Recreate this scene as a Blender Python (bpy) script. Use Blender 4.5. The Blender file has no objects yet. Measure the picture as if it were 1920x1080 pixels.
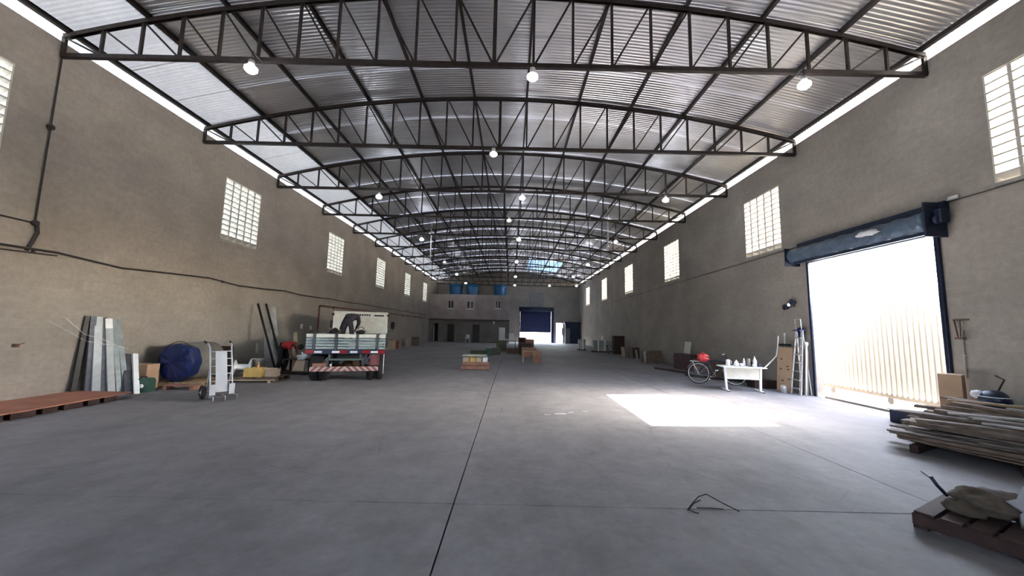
import bpy, bmesh, math, random
from mathutils import Vector, Matrix, noise
rnd = random.Random(7)
sc = bpy.context.scene
COL = sc.collection
PI = math.pi

# ------------------------------------------------------------------ camera, sky, sun, exposure
cam_d = bpy.data.cameras.new('camera'); cam = bpy.data.objects.new('camera', cam_d); COL.objects.link(cam)
cam_d.sensor_width = 36; cam_d.lens = 36*700/1920; cam_d.clip_start = .05; cam_d.clip_end = 500
cam.location = (0, 0, 1.6)
cam.rotation_euler = (Matrix.Rotation(PI/2 + math.atan(76/700), 3, 'X') @ Matrix.Rotation(math.radians(1.25), 3, 'Z')).to_euler()
sc.camera = cam
sc.view_settings.view_transform = 'Standard'; sc.view_settings.look = 'None'
sc.view_settings.exposure = 0.12; sc.view_settings.gamma = 1.0; sc.view_settings.use_curve_mapping = False
sc.cycles.use_denoising = True
sc.cycles.max_bounces = 8; sc.cycles.diffuse_bounces = 5; sc.cycles.glossy_bounces = 4
sc.cycles.sample_clamp_indirect = 12.0; sc.cycles.caustics_reflective = False; sc.cycles.caustics_refractive = False

SUN_EL = math.radians(31.4)
world = bpy.data.worlds.new('sky'); sc.world = world; world.use_nodes = True
wn = world.node_tree; wn.nodes.clear()
wo = wn.nodes.new('ShaderNodeOutputWorld'); wb = wn.nodes.new('ShaderNodeBackground'); ws = wn.nodes.new('ShaderNodeTexSky')
ws.sky_type = 'NISHITA'; ws.sun_disc = False; ws.sun_elevation = SUN_EL; ws.sun_rotation = math.radians(90); ws.air_density = 1.0; ws.dust_density = 2.0; ws.ozone_density = 1.0
wb.inputs['Strength'].default_value = 8.6
wh = wn.nodes.new('ShaderNodeHueSaturation'); wh.inputs['Saturation'].default_value = .62
wn.links.new(ws.outputs[0], wh.inputs['Color']); wn.links.new(wh.outputs[0], wb.inputs[0]); wn.links.new(wb.outputs[0], wo.inputs[0])

sd = bpy.data.lights.new('sun', 'SUN'); sd.energy = 185; sd.angle = math.radians(.53); sd.color = (1, .95, .87)
sun = bpy.data.objects.new('sun', sd); COL.objects.link(sun)
sun_dir = Vector((-1, -.07, -math.tan(SUN_EL))).normalized()
sun.rotation_euler = sun_dir.to_track_quat('-Z', 'Y').to_euler(); sun.location = (40, 10, 30)
LAMP_W = 28

# ------------------------------------------------------------------ materials
MATS = {}
def mat(name, col, rough=.7, metal=0, noise_amt=.12, noise_scale=6, bump=0, bump_scale=40, col2=None, emit=None, emit_s=0, trans=0, coord='Object', stretch=(1,1,1), spec=.4):
    if name in MATS: return MATS[name]
    m = bpy.data.materials.new(name); m.use_nodes = True; nt = m.node_tree; N = nt.nodes; L = nt.links
    b = N['Principled BSDF']; b.inputs['Roughness'].default_value = rough; b.inputs['Metallic'].default_value = metal
    b.inputs['Specular IOR Level'].default_value = spec
    tc = N.new('ShaderNodeTexCoord'); mp = N.new('ShaderNodeMapping'); mp.inputs['Scale'].default_value = stretch
    L.new(tc.outputs[coord], mp.inputs[0])
    nz = N.new('ShaderNodeTexNoise'); nz.inputs['Scale'].default_value = noise_scale; nz.inputs['Detail'].default_value = 5
    L.new(mp.outputs[0], nz.inputs[0])
    mx = N.new('ShaderNodeMix'); mx.data_type = 'RGBA'
    c = col; d = col2 or tuple(x*(1-noise_amt*2.2) for x in col)
    mx.inputs[6].default_value = (*c, 1); mx.inputs[7].default_value = (*d, 1)
    rp = N.new('ShaderNodeMapRange'); rp.inputs[1].default_value = .35; rp.inputs[2].default_value = .7
    L.new(nz.outputs['Fac'], rp.inputs[0]); L.new(rp.outputs[0], mx.inputs[0]); L.new(mx.outputs[2], b.inputs['Base Color'])
    if bump:
        n2 = N.new('ShaderNodeTexNoise'); n2.inputs['Scale'].default_value = bump_scale; n2.inputs['Detail'].default_value = 4; L.new(mp.outputs[0], n2.inputs[0])
        bp = N.new('ShaderNodeBump'); bp.inputs['Strength'].default_value = bump; bp.inputs['Distance'].default_value = .01
        L.new(n2.outputs['Fac'], bp.inputs['Height']); L.new(bp.outputs[0], b.inputs['Normal'])
    if emit: b.inputs['Emission Color'].default_value = (*emit, 1); b.inputs['Emission Strength'].default_value = emit_s
    if trans: b.inputs['Transmission Weight'].default_value = trans
    MATS[name] = m; return m

def wall_mat(name, base, dark, joint_amt):
    m = bpy.data.materials.new(name); m.use_nodes = True; nt = m.node_tree; N = nt.nodes; L = nt.links
    b = N['Principled BSDF']; b.inputs['Roughness'].default_value = .88; b.inputs['Specular IOR Level'].default_value = .2
    tc = N.new('ShaderNodeTexCoord'); sp = N.new('ShaderNodeSeparateXYZ'); L.new(tc.outputs['Object'], sp.inputs[0])
    ad = N.new('ShaderNodeMath'); ad.operation = 'ADD'; L.new(sp.outputs['X'], ad.inputs[0]); L.new(sp.outputs['Y'], ad.inputs[1])
    cb = N.new('ShaderNodeCombineXYZ'); L.new(ad.outputs[0], cb.inputs['X']); L.new(sp.outputs['Z'], cb.inputs['Y'])
    br = N.new('ShaderNodeTexBrick'); br.inputs['Scale'].default_value = 1; br.inputs['Brick Width'].default_value = .4; br.inputs['Row Height'].default_value = .2
    br.inputs['Mortar Size'].default_value = .006; br.inputs['Mortar Smooth'].default_value = .6
    br.inputs['Color1'].default_value = (1,1,1,1); br.inputs['Color2'].default_value = (.93,.93,.93,1); br.inputs['Mortar'].default_value = (joint_amt,joint_amt,joint_amt,1)
    L.new(cb.outputs[0], br.inputs[0])
    n1 = N.new('ShaderNodeTexNoise'); n1.inputs['Scale'].default_value = .7; n1.inputs['Detail'].default_value = 6; L.new(cb.outputs[0], n1.inputs[0])
    r1 = N.new('ShaderNodeMapRange'); r1.inputs[1].default_value = .35; r1.inputs[2].default_value = .68; L.new(n1.outputs['Fac'], r1.inputs[0])
    mx = N.new('ShaderNodeMix'); mx.data_type = 'RGBA'; mx.inputs[6].default_value = (*base,1); mx.inputs[7].default_value = (*dark,1); L.new(r1.outputs[0], mx.inputs[0])
    n2 = N.new('ShaderNodeTexNoise'); n2.inputs['Scale'].default_value = 9; n2.inputs['Detail'].default_value = 8; n2.inputs['Roughness'].default_value = .7; L.new(cb.outputs[0], n2.inputs[0])
    r2 = N.new('ShaderNodeMapRange'); r2.inputs[1].default_value = .3; r2.inputs[2].default_value = .7; r2.inputs[3].default_value = .86; r2.inputs[4].default_value = 1.1; L.new(n2.outputs['Fac'], r2.inputs[0])
    m1 = N.new('ShaderNodeMix'); m1.data_type = 'RGBA'; m1.blend_type = 'MULTIPLY'; m1.inputs[0].default_value = 1; L.new(mx.outputs[2], m1.inputs[6]); L.new(br.outputs['Color'], m1.inputs[7])
    m2 = N.new('ShaderNodeMix'); m2.data_type = 'RGBA'; m2.blend_type = 'MULTIPLY'; m2.inputs[0].default_value = 1; L.new(m1.outputs[2], m2.inputs[6]); L.new(r2.outputs[0], m2.inputs[7])
    L.new(m2.outputs[2], b.inputs['Base Color'])
    bp = N.new('ShaderNodeBump'); bp.inputs['Strength'].default_value = .2; bp.inputs['Distance'].default_value = .004; bp.invert = True
    L.new(br.outputs['Fac'], bp.inputs['Height'])
    b2 = N.new('ShaderNodeBump'); b2.inputs['Strength'].default_value = .3; b2.inputs['Distance'].default_value = .005; L.new(n2.outputs['Fac'], b2.inputs['Height']); L.new(bp.outputs[0], b2.inputs['Normal'])
    L.new(b2.outputs[0], b.inputs['Normal'])
    MATS[name] = m; return m

def floor_mat():
    m = bpy.data.materials.new('worn_concrete'); m.use_nodes = True; nt = m.node_tree; N = nt.nodes; L = nt.links
    b = N['Principled BSDF']; b.inputs['Specular IOR Level'].default_value = .35
    ge = N.new('ShaderNodeNewGeometry')
    def nz(s, d, ro=.6, st=(1,1,1)):
        mp = N.new('ShaderNodeMapping'); mp.inputs['Scale'].default_value = st; L.new(ge.outputs['Position'], mp.inputs[0])
        n = N.new('ShaderNodeTexNoise'); n.inputs['Scale'].default_value = s; n.inputs['Detail'].default_value = d; n.inputs['Roughness'].default_value = ro; L.new(mp.outputs[0], n.inputs[0]); return n
    a = nz(.35, 7, .65, (1, .55, 1)); c = nz(2.6, 8, .7); d = nz(14, 5)
    def rng(n, lo, hi, a0, a1):
        r = N.new('ShaderNodeMapRange'); r.inputs[1].default_value = lo; r.inputs[2].default_value = hi; r.inputs[3].default_value = a0; r.inputs[4].default_value = a1; L.new(n.outputs[0], r.inputs[0]); return r
    mx = N.new('ShaderNodeMix'); mx.data_type = 'RGBA'; mx.inputs[6].default_value = (.285,.277,.297,1); mx.inputs[7].default_value = (.195,.189,.207,1)
    L.new(rng(a, .38, .62, 0, 1).outputs[0], mx.inputs[0])
    def mul(x, y):
        q = N.new('ShaderNodeMix'); q.data_type = 'RGBA'; q.blend_type = 'MULTIPLY'; q.inputs[0].default_value = 1; L.new(x, q.inputs[6]); L.new(y, q.inputs[7]); return q.outputs[2]
    o = mul(mx.outputs[2], rng(c, .3, .7, .77, 1.2).outputs[0]); o = mul(o, rng(d, .3, .7, .93, 1.05).outputs[0])
    # hairline cracks: warped cell edges, only in patches
    wv = N.new('ShaderNodeMix'); wv.data_type = 'VECTOR'; wv.inputs[0].default_value = .12
    nc = nz(1.3, 4); L.new(ge.outputs['Position'], wv.inputs[4]); L.new(nc.outputs['Color'], wv.inputs[5])
    vo = N.new('ShaderNodeTexVoronoi'); vo.feature = 'DISTANCE_TO_EDGE'; vo.inputs['Scale'].default_value = .42; L.new(wv.outputs[1], vo.inputs[0])
    cr = rng(vo, 0, .0035, 1, 0); mk = rng(nz(.5, 2), .5, .58, 0, .55)
    mm = N.new('ShaderNodeMath'); mm.operation = 'MULTIPLY'; L.new(cr.outputs[0], mm.inputs[0]); L.new(mk.outputs[0], mm.inputs[1])
    q = N.new('ShaderNodeMix'); q.data_type = 'RGBA'; L.new(mm.outputs[0], q.inputs[0]); L.new(o, q.inputs[6]); q.inputs[7].default_value = (.06,.06,.065,1)
    L.new(q.outputs[2], b.inputs['Base Color'])
    L.new(rng(c, .3, .7, .66, .85).outputs[0], b.inputs['Roughness'])
    bp = N.new('ShaderNodeBump'); bp.inputs['Strength'].default_value = .15; bp.inputs['Distance'].default_value = .01; L.new(c.outputs[0], bp.inputs['Height']); L.new(bp.outputs[0], b.inputs['Normal'])
    MATS['floor'] = m; return m

def roof_mat():
    m = bpy.data.materials.new('zinc_sheet'); m.use_nodes = True; nt = m.node_tree; N = nt.nodes; L = nt.links
    b = N['Principled BSDF']; b.inputs['Metallic'].default_value = .93
    ge = N.new('ShaderNodeNewGeometry'); mp = N.new('ShaderNodeMapping'); mp.inputs['Scale'].default_value = (.5, 7, .5); L.new(ge.outputs['Position'], mp.inputs[0])
    n = N.new('ShaderNodeTexNoise'); n.inputs['Scale'].default_value = 1.2; n.inputs['Detail'].default_value = 6; L.new(mp.outputs[0], n.inputs[0])
    n2 = N.new('ShaderNodeTexNoise'); n2.inputs['Scale'].default_value = .55; n2.inputs['Detail'].default_value = 4; L.new(ge.outputs['Position'], n2.inputs[0])
    r = N.new('ShaderNodeMapRange'); r.inputs[1].default_value = .3; r.inputs[2].default_value = .7; r.inputs[3].default_value = .30; r.inputs[4].default_value = .42; L.new(n.outputs[0], r.inputs[0]); L.new(r.outputs[0], b.inputs['Roughness'])
    mx = N.new('ShaderNodeMix'); mx.data_type = 'RGBA'; mx.inputs[6].default_value = (.80,.79,.80,1); mx.inputs[7].default_value = (.60,.59,.60,1)
    r2 = N.new('ShaderNodeMapRange'); r2.inputs[1].default_value = .35; r2.inputs[2].default_value = .65; L.new(n2.outputs[0], r2.inputs[0]); L.new(r2.outputs[0], mx.inputs[0]); L.new(mx.outputs[2], b.inputs['Base Color'])
    bp = N.new('ShaderNodeBump'); bp.inputs['Strength'].default_value = .03; bp.inputs['Distance'].default_value = .01; L.new(n.outputs[0], bp.inputs['Height']); L.new(bp.outputs[0], b.inputs['Normal'])
    MATS['roof'] = m; return m

def stripe_mat():
    m = bpy.data.materials.new('red_white_bumper_print'); m.use_nodes = True; nt = m.node_tree; N = nt.nodes; L = nt.links
    b = N['Principled BSDF']; tc = N.new('ShaderNodeTexCoord'); sp = N.new('ShaderNodeSeparateXYZ'); L.new(tc.outputs['Object'], sp.inputs[0])
    ab = N.new('ShaderNodeMath'); ab.operation = 'ABSOLUTE'; L.new(sp.outputs['X'], ab.inputs[0])
    s = N.new('ShaderNodeMath'); s.operation = 'ADD'; L.new(ab.outputs[0], s.inputs[0]); L.new(sp.outputs['Z'], s.inputs[1])
    mu = N.new('ShaderNodeMath'); mu.operation = 'MULTIPLY'; mu.inputs[1].default_value = 6.2; L.new(s.outputs[0], mu.inputs[0])
    fr = N.new('ShaderNodeMath'); fr.operation = 'FRACT'; L.new(mu.outputs[0], fr.inputs[0])
    gt = N.new('ShaderNodeMath'); gt.operation = 'GREATER_THAN'; gt.inputs[1].default_value = .5; L.new(fr.outputs[0], gt.inputs[0])
    mx = N.new('ShaderNodeMix'); mx.data_type = 'RGBA'; mx.inputs[6].default_value = (.27,.075,.07,1); mx.inputs[7].default_value = (.42,.37,.36,1)
    L.new(gt.outputs[0], mx.inputs[0]); L.new(mx.outputs[2], b.inputs['Base Color']); b.inputs['Roughness'].default_value = .5
    MATS['stripe'] = m; return m

WALL = wall_mat('block_wall', (.40,.365,.33), (.315,.287,.26), .90)
WALL_OFF = wall_mat('office_block', (.24,.22,.21), (.17,.155,.15), .7)
FLOOR = floor_mat(); ROOF = roof_mat(); STRIPE = stripe_mat()
M_plaster = mat('office_plaster', (.42,.36,.36), .9, noise_scale=1.2)
M_steel = mat('dark_painted_steel', (.030,.022,.02), .5, .2, .3, 9)
M_htruck = mat('grey_white_enamel', (.47,.50,.55), .45, noise_amt=.05)
M_black = mat('black_paint', (.012,.012,.013), .5)
M_rubber = mat('rubber', (.02,.02,.022), .85, bump=.2)
M_cream = mat('cream_vent_block', (.60,.575,.52), .8, noise_amt=.05, bump=.2)
M_sill = mat('grey_cement', (.42,.40,.37), .9, bump=.2)
M_navy = mat('navy_shutter_steel', (.02,.032,.07), .42, .3, .2, 12)
M_slate = mat('blue_grey_shutter', (.12,.17,.24), .4, .35, .15, 14)
M_blueshut = mat('blue_shutter', (.016,.022,.10), .5, .1, .15, 4)
M_gate = mat('cream_gate_sheet', (.53,.50,.45), .55, 0, .05, 3)
M_rust = mat('rusty_steel', (.17,.09,.055), .8, .2, .25, 12, bump=.3)
M_galv = mat('galvanised', (.22,.26,.28), .42, .4, .12, 8)
M_galvlight = mat('light_galvanised', (.31,.345,.37), .45, .3, .08, 8)
M_darkgalv = mat('weathered_profile', (.08,.085,.11), .5, .3, .2, 10)
M_white = mat('white_paint', (.78,.78,.80), .45, noise_amt=.04)
M_white2 = mat('white_plastic', (.82,.84,.86), .4, noise_amt=.03)
M_offwhite = mat('offwhite_paint', (.72,.71,.64), .5, noise_amt=.07)
M_card = mat('cardboard', (.48,.33,.22), .85, noise_amt=.08, noise_scale=3)
M_cardl = mat('pale_cardboard', (.52,.40,.30), .85, noise_amt=.08)
M_ply = mat('red_form_plywood', (.50,.215,.15), .6, noise_amt=.15, noise_scale=3)
M_wood = mat('pine_wood', (.42,.29,.17), .75, noise_amt=.2, noise_scale=5, stretch=(1,1,8))
M_wood2 = mat('grey_weathered_wood', (.21,.175,.155), .85, noise_amt=.2, noise_scale=7, bump=.3)
M_wood3 = mat('brown_weathered_wood', (.19,.14,.11), .85, noise_amt=.2, noise_scale=7, bump=.3)
M_wood4 = mat('whitewashed_wood', (.46,.43,.41), .75, noise_amt=.15, noise_scale=7)
M_darkwood = mat('dark_red_wood', (.055,.03,.027), .8, noise_amt=.25, noise_scale=8, bump=.3)
M_redwood = mat('reddish_crate_wood', (.33,.17,.12), .8, noise_amt=.15)
M_yellow = mat('yellow_crate', (.62,.42,.13), .7, noise_amt=.12)
M_green = mat('green_box', (.035,.09,.07), .6)
M_tarp = mat('blue_tarp', (.006,.018,.095), .35, noise_amt=.2, noise_scale=4, bump=.4, bump_scale=9)
M_greyroll = mat('grey_roll', (.17,.165,.145), .8, noise_amt=.12)
M_tank = mat('blue_tank', (.015,.11,.27), .4, noise_amt=.08)
M_red = mat('red_cloth', (.48,.03,.035), .85)
M_redbag = mat('red_bag', (.62,.06,.07), .6, bump=.5, bump_scale=20)
M_darkcloth = mat('black_work_trousers', (.018,.017,.02), .9)
M_greycloth = mat('dark_grey_cloth', (.035,.033,.042), .9)
M_skin = mat('brown_skin', (.16,.085,.055), .6, noise_amt=.05)
M_hair = mat('black_hair', (.01,.008,.008), .7)
M_pipe = mat('brown_pipe', (.16,.055,.035), .55)
M_pvc = mat('white_pvc', (.75,.75,.76), .5, noise_amt=.03)
M_cable = mat('dark_cable', (.035,.03,.028), .7)
M_tea = mat('teal_grey_board', (.36,.44,.45), .55, noise_amt=.2, noise_scale=6, stretch=(1,1,5))
M_redlens = mat('red_reflector', (.30,.02,.025), .25)
M_glassdark = mat('dark_glass', (.02,.025,.03), .15)
M_alu = mat('aluminium', (.62,.62,.64), .35, .6, .05)
M_chrome = mat('chrome', (.7,.7,.72), .15, 1, 0)
M_sack = mat('dirt_sack', (.12,.095,.075), .95, noise_amt=.25, noise_scale=8, bump=.8, bump_scale=18)
M_plastic = mat('translucent_plastic', (.80,.83,.88), .25, trans=.45, noise_amt=.04)
M_ground = mat('outdoor_concrete', (.30,.285,.265), .9, noise_amt=.06, noise_scale=.5)
M_sky_sheet = mat('translucent_skylight', (.45,.62,.80), .4, trans=0)
M_lampface = mat('lit_lamp_face', (1,1,1), .3, emit=(.86,.9,1), emit_s=60)
M_lampdim = mat('faint_glow_lamp_face', (.8,.8,.78), .4, emit=(1,.97,.9), emit_s=1.2)  # faces of switched-off lamps are still given a weak glow
M_ext = mat('outdoor_plaster', (.7,.68,.64), .9, noise_amt=.05)
# the skylight sheet lets daylight through
nt = M_sky_sheet.node_tree; tr = nt.nodes.new('ShaderNodeBsdfTranslucent'); tr.inputs[0].default_value = (.35,.55,.8,1)
ms = nt.nodes.new('ShaderNodeMixShader'); ms.inputs[0].default_value = .02
nt.links.new(nt.nodes['Principled BSDF'].outputs[0], ms.inputs[1]); nt.links.new(tr.outputs[0], ms.inputs[2]); nt.links.new(ms.outputs[0], nt.nodes['Material Output'].inputs[0])

M_milky = mat('milky_eave_sheet', (.62,.62,.63), .45, noise_amt=.06)
nt = M_milky.node_tree; tr = nt.nodes.new('ShaderNodeBsdfTranslucent'); tr.inputs[0].default_value = (.8,.82,.85,1)
ms = nt.nodes.new('ShaderNodeMixShader'); ms.inputs[0].default_value = .010
nt.links.new(nt.nodes['Principled BSDF'].outputs[0], ms.inputs[1]); nt.links.new(tr.outputs[0], ms.inputs[2]); nt.links.new(ms.outputs[0], nt.nodes['Material Output'].inputs[0])

# ------------------------------------------------------------------ helpers
class MB:
    """collects primitives; build() links them as ONE mesh object"""
    def __init__(s): s.v = []; s.f = []; s.smooth = []
    def add(s, vs, fs, sm=False):
        o = len(s.v); s.v += [tuple(v) for v in vs]
        for f in fs: s.f.append(tuple(i+o for i in f)); s.smooth.append(sm)
        return s
    def box(s, c, d, rz=0, M=None):
        x, y, z = (q/2 for q in d)
        vs = [Vector((a*x, b*y, e*z)) for e in (-1,1) for b in (-1,1) for a in (-1,1)]
        R_ = M if M is not None else Matrix.Rotation(rz, 3, 'Z')
        vs = [R_ @ v + Vector(c) for v in vs]
        return s.add(vs, [(0,2,3,1),(4,5,7,6),(0,1,5,4),(2,6,7,3),(0,4,6,2),(1,3,7,5)])
    def bbox(s, c, d, b=.006, rz=0, M=None):
        """bevelled box: chamfered vertical and horizontal edges"""
        bm = bmesh.new(); bmesh.ops.create_cube(bm, size=1)
        for v in bm.verts: v.co = Vector((v.co.x*d[0], v.co.y*d[1], v.co.z*d[2]))
        b = min(b, min(d)*.4)
        bmesh.ops.bevel(bm, geom=list(bm.edges), offset=b, segments=1, affect='EDGES')
        R_ = M if M is not None else Matrix.Rotation(rz, 3, 'Z')
        bm.verts.index_update()
        s.add([R_ @ v.co + Vector(c) for v in bm.verts], [[v.index for v in f.verts] for f in bm.faces]); bm.free(); return s
    def bar(s, p, q, w, h, up=(0,0,1)):
        p, q = Vector(p), Vector(q); d = (q-p); L = d.length; d.normalize()
        u = Vector(up); sx = d.cross(u)
        if sx.length < 1e-3: sx = d.cross(Vector((1,0,0)))
        sx.normalize(); sz = sx.cross(d); Mx = Matrix((sx, d, sz)).transposed()
        return s.box((p+q)/2, (w, L, h), M=Mx)
    def cyl(s, p, q, r, n=12, r2=None, caps=True):
        p, q = Vector(p), Vector(q); d = (q-p).normalized(); a = d.orthogonal().normalized(); b = d.cross(a)
        r2 = r if r2 is None else r2
        vs = [p + (a*math.cos(2*PI*i/n)+b*math.sin(2*PI*i/n))*r for i in range(n)] + [q + (a*math.cos(2*PI*i/n)+b*math.sin(2*PI*i/n))*r2 for i in range(n)]
        s.add(vs, [(i, (i+1)%n, n+(i+1)%n, n+i) for i in range(n)], True)
        if caps: s.add(vs, [tuple(range(n-1,-1,-1)), tuple(range(n, 2*n))])
        return s
    def tube(s, pts, r, n=6):
        pts = [Vector(p) for p in pts]; rings = []; a = None
        for i, p in enumerate(pts):
            d = (pts[min(i+1, len(pts)-1)] - pts[max(i-1, 0)]).normalized()
            if a is None: a = d.orthogonal().normalized()
            a = (a - d*a.dot(d)).normalized(); b = d.cross(a)
            rings.append([p + (a*math.cos(2*PI*k/n)+b*math.sin(2*PI*k/n))*r for k in range(n)])
        vs = [v for rg in rings for v in rg]; fs = [(i*n+k, i*n+(k+1)%n, (i+1)*n+(k+1)%n, (i+1)*n+k) for i in range(len(pts)-1) for k in range(n)]
        s.add(vs, fs, True); s.add(vs, [tuple(range(n-1,-1,-1)), tuple(len(vs)-n+k for k in range(n))]); return s
    def lathe(s, c, prof, n=16, axis='Z'):
        c = Vector(c); vs = []
        for r, z in prof:
            for k in range(n):
                t = 2*PI*k/n; v = (r*math.cos(t), r*math.sin(t), z)
                if axis == 'X': v = (v[2], v[0], v[1])
                if axis == 'Y': v = (v[0], v[2], v[1])
                vs.append(c + Vector(v))
        m = len(prof); s.add(vs, [(i*n+k, i*n+(k+1)%n, (i+1)*n+(k+1)%n, (i+1)*n+k) for i in range(m-1) for k in range(n)], True)
        s.add(vs, [tuple(range(n-1,-1,-1)), tuple((m-1)*n+k for k in range(n))]); return s
    def torus(s, c, R_, r, axis='X', n=28, m=8):
        vs = []; c = Vector(c)
        for i in range(n):
            t = 2*PI*i/n
            for k in range(m):
                p = 2*PI*k/m; rr = R_ + r*math.cos(p); v = (rr*math.cos(t), rr*math.sin(t), r*math.sin(p))
                if axis == 'X': v = (v[2], v[0], v[1])
                if axis == 'Y': v = (v[0], v[2], v[1])
                vs.append(c + Vector(v))
        return s.add(vs, [(i*m+k, ((i+1)%n)*m+k, ((i+1)%n)*m+(k+1)%m, i*m+(k+1)%m) for i in range(n) for k in range(m)], True)
    def prism(s, poly, y0, y1, axis='Y'):
        """extrude a 2-D outline; axis is the extrusion direction"""
        def P_(a, b, t): return {'Y': (a, t, b), 'X': (t, a, b), 'Z': (a, b, t)}[axis]
        n = len(poly); vs = [P_(a, b, y0) for a, b in poly] + [P_(a, b, y1) for a, b in poly]
        return s.add(vs, [tuple(range(n)), tuple(range(2*n-1, n-1, -1))] + [(i, n+i, n+(i+1)%n, (i+1)%n) for i in range(n)])
    def blob(s, c, r, seed=0, amp=.2, n=12, m=8, freq=2.):
        c = Vector(c); vs = []
        for i in range(m+1):
            t = PI*i/m
            for k in range(n):
                p = 2*PI*k/n; d = Vector((math.sin(t)*math.cos(p), math.sin(t)*math.sin(p), math.cos(t)))
                q = 1 + amp*noise.noise(d*freq + Vector((seed*3.1, seed, 0)))
                vs.append(c + Vector((d.x*r[0]*q, d.y*r[1]*q, d.z*r[2]*q)))
        return s.add(vs, [(i*n+k, (i+1)*n+k, (i+1)*n+(k+1)%n, i*n+(k+1)%n) for i in range(m) for k in range(n)], True)
    def mesh(s, name, m):
        me = bpy.data.meshes.new(name); me.from_pydata(s.v, [], s.f); me.materials.append(m)
        bm = bmesh.new(); bm.from_mesh(me); bmesh.ops.remove_doubles(bm, verts=bm.verts, dist=1e-6) if len(s.v) < 3000 and any(s.smooth) else None
        bmesh.ops.recalc_face_normals(bm, faces=bm.faces); bm.to_mesh(me); bm.free()
        if len(me.polygons) == len(s.smooth):
            me.polygons.foreach_set('use_smooth', s.smooth)
        elif any(s.smooth):
            for p in me.polygons: p.use_smooth = len(p.vertices) == 4
        me.update(); return me
    def build(s, name, m, parent=None, loc=(0,0,0), rz=0, kind=None, label=None):
        o = bpy.data.objects.new(name, s.mesh(name, m)); COL.objects.link(o); o.location = loc; o.rotation_euler = (0,0,rz)
        if parent: o.parent = parent
        if kind: o['kind'] = kind
        if label: o['label'] = label
        return o

def tag(o, label, cat, group=None):
    o['label'] = label; o['category'] = cat
    if group: o['group'] = group
    return o
def thing(name, label, cat, loc=(0,0,0), rz=0, group=None, rot=None):
    o = bpy.data.objects.new(name, None); COL.objects.link(o); o.location = loc; o.rotation_euler = rot or (0,0,rz); o.empty_display_size = .1
    return tag(o, label, cat, group)
def place(me, name, parent=None, loc=(0,0,0), rot=(0,0,0), scale=(1,1,1)):
    o = bpy.data.objects.new(name, me); COL.objects.link(o); o.location = loc; o.rotation_euler = rot; o.scale = scale
    if parent: o.parent = parent
    return o
def struct(name):
    o = bpy.data.objects.new(name, None); COL.objects.link(o); o['kind'] = 'structure'; return o
def dup_tree(o, parent=None):
    c = o.copy(); COL.objects.link(c)
    if parent: c.parent = parent
    for ch in [q for q in bpy.data.objects if q.parent == o]: dup_tree(ch, c)
    return c

# ------------------------------------------------------------------ building shell
XL, XR, YB, YE, ZW, T = -9.0, 8.1, -6.5, 45.0, 7.05, .19
XC, HS = -.45, 8.55                        # ridge line, half span
def zarc(x): return 8.27 - 1.12*((x-XC)/HS)**2      # top chord centre line
def panel_with_holes(mb, axis, f0, f1, u0, u1, z0, z1, holes):
    us = sorted({u0, u1, *[h[0] for h in holes], *[h[1] for h in holes]}); zs = sorted({z0, z1, *[h[2] for h in holes], *[h[3] for h in holes]})
    for i in range(len(us)-1):
        # merge vertical runs
        run = None
        for j in range(len(zs)-1):
            a, b, c, d = us[i], us[i+1], zs[j], zs[j+1]
            hole = any(h[0] <= a+1e-6 and h[1] >= b-1e-6 and h[2] <= c+1e-6 and h[3] >= d-1e-6 for h in holes)
            if not hole: run = (run[0], d) if run else (c, d)
            if hole or j == len(zs)-2:
                if run:
                    cz = (run[0]+run[1])/2; hz = run[1]-run[0]
                    if axis == 'X': mb.box(((f0+f1)/2, (a+b)/2, cz), (f1-f0, b-a, hz))
                    else: mb.box(((a+b)/2, (f0+f1)/2, cz), (b-a, f1-f0, hz))
                    run = None
LW = [(6.25-1.65, 6.25), (11.25, 12.9), (17.9, 19.55), (24.5, 26.15), (31.15, 32.8), (37.65, 39.3)]
RW = [(4.3, 6.05), (11.02, 12.75), (17.9, 19.65), (24.85, 26.6), (31.7, 33.45), (38.75, 40.5)]
LZ, RZ = (4.10, 6.13), (4.14, 6.14)
DY0, DY1, DZ = 6.96, 10.05, 3.55
w = MB(); panel_with_holes(w, 'X', XL-T, XL, YB, YE, -.1, ZW, [(a, b, *LZ) for a, b in LW]); w.build('wall_left', WALL, kind='structure')
w = MB(); panel_with_holes(w, 'X', XR, XR+T, YB, YE, -.1, ZW, [(a, b, *RZ) for a, b in RW] + [(DY0, DY1, -.1, DZ)]); w.build('wall_right', WALL, kind='structure')
w = MB(); panel_with_holes(w, 'Y', YE, YE+T, XL-T, XR+T, -.1, ZW, [(1.05, 4.8, -.1, 3.7), (5.35, 6.15, -.1, 2.35), (2.0, 3.85, 4.0, 5.95)])
# gable above the end wall follows the roof curve
gx = [XL-T + (XR-XL+2*T)*i/16 for i in range(17)]
w.prism([(XL-T, ZW), (XR+T, ZW)] + [(x, zarc(x)+.125) for x in reversed(gx)], YE, YE+T); w.build('wall_back', WALL, kind='structure')
w = MB(); panel_with_holes(w, 'Y', YB-T, YB, XL-T, XR+T, -.1, ZW, [(-7.6, -4.8, 2.0, 5.4)])  # unseen high opening added behind the camera to let daylight in
w.prism([(XL-T, ZW), (XR+T, ZW)] + [(x, zarc(x)+.125) for x in reversed(gx)], YB-T, YB); w.build('wall_front', WALL, kind='structure')

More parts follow.
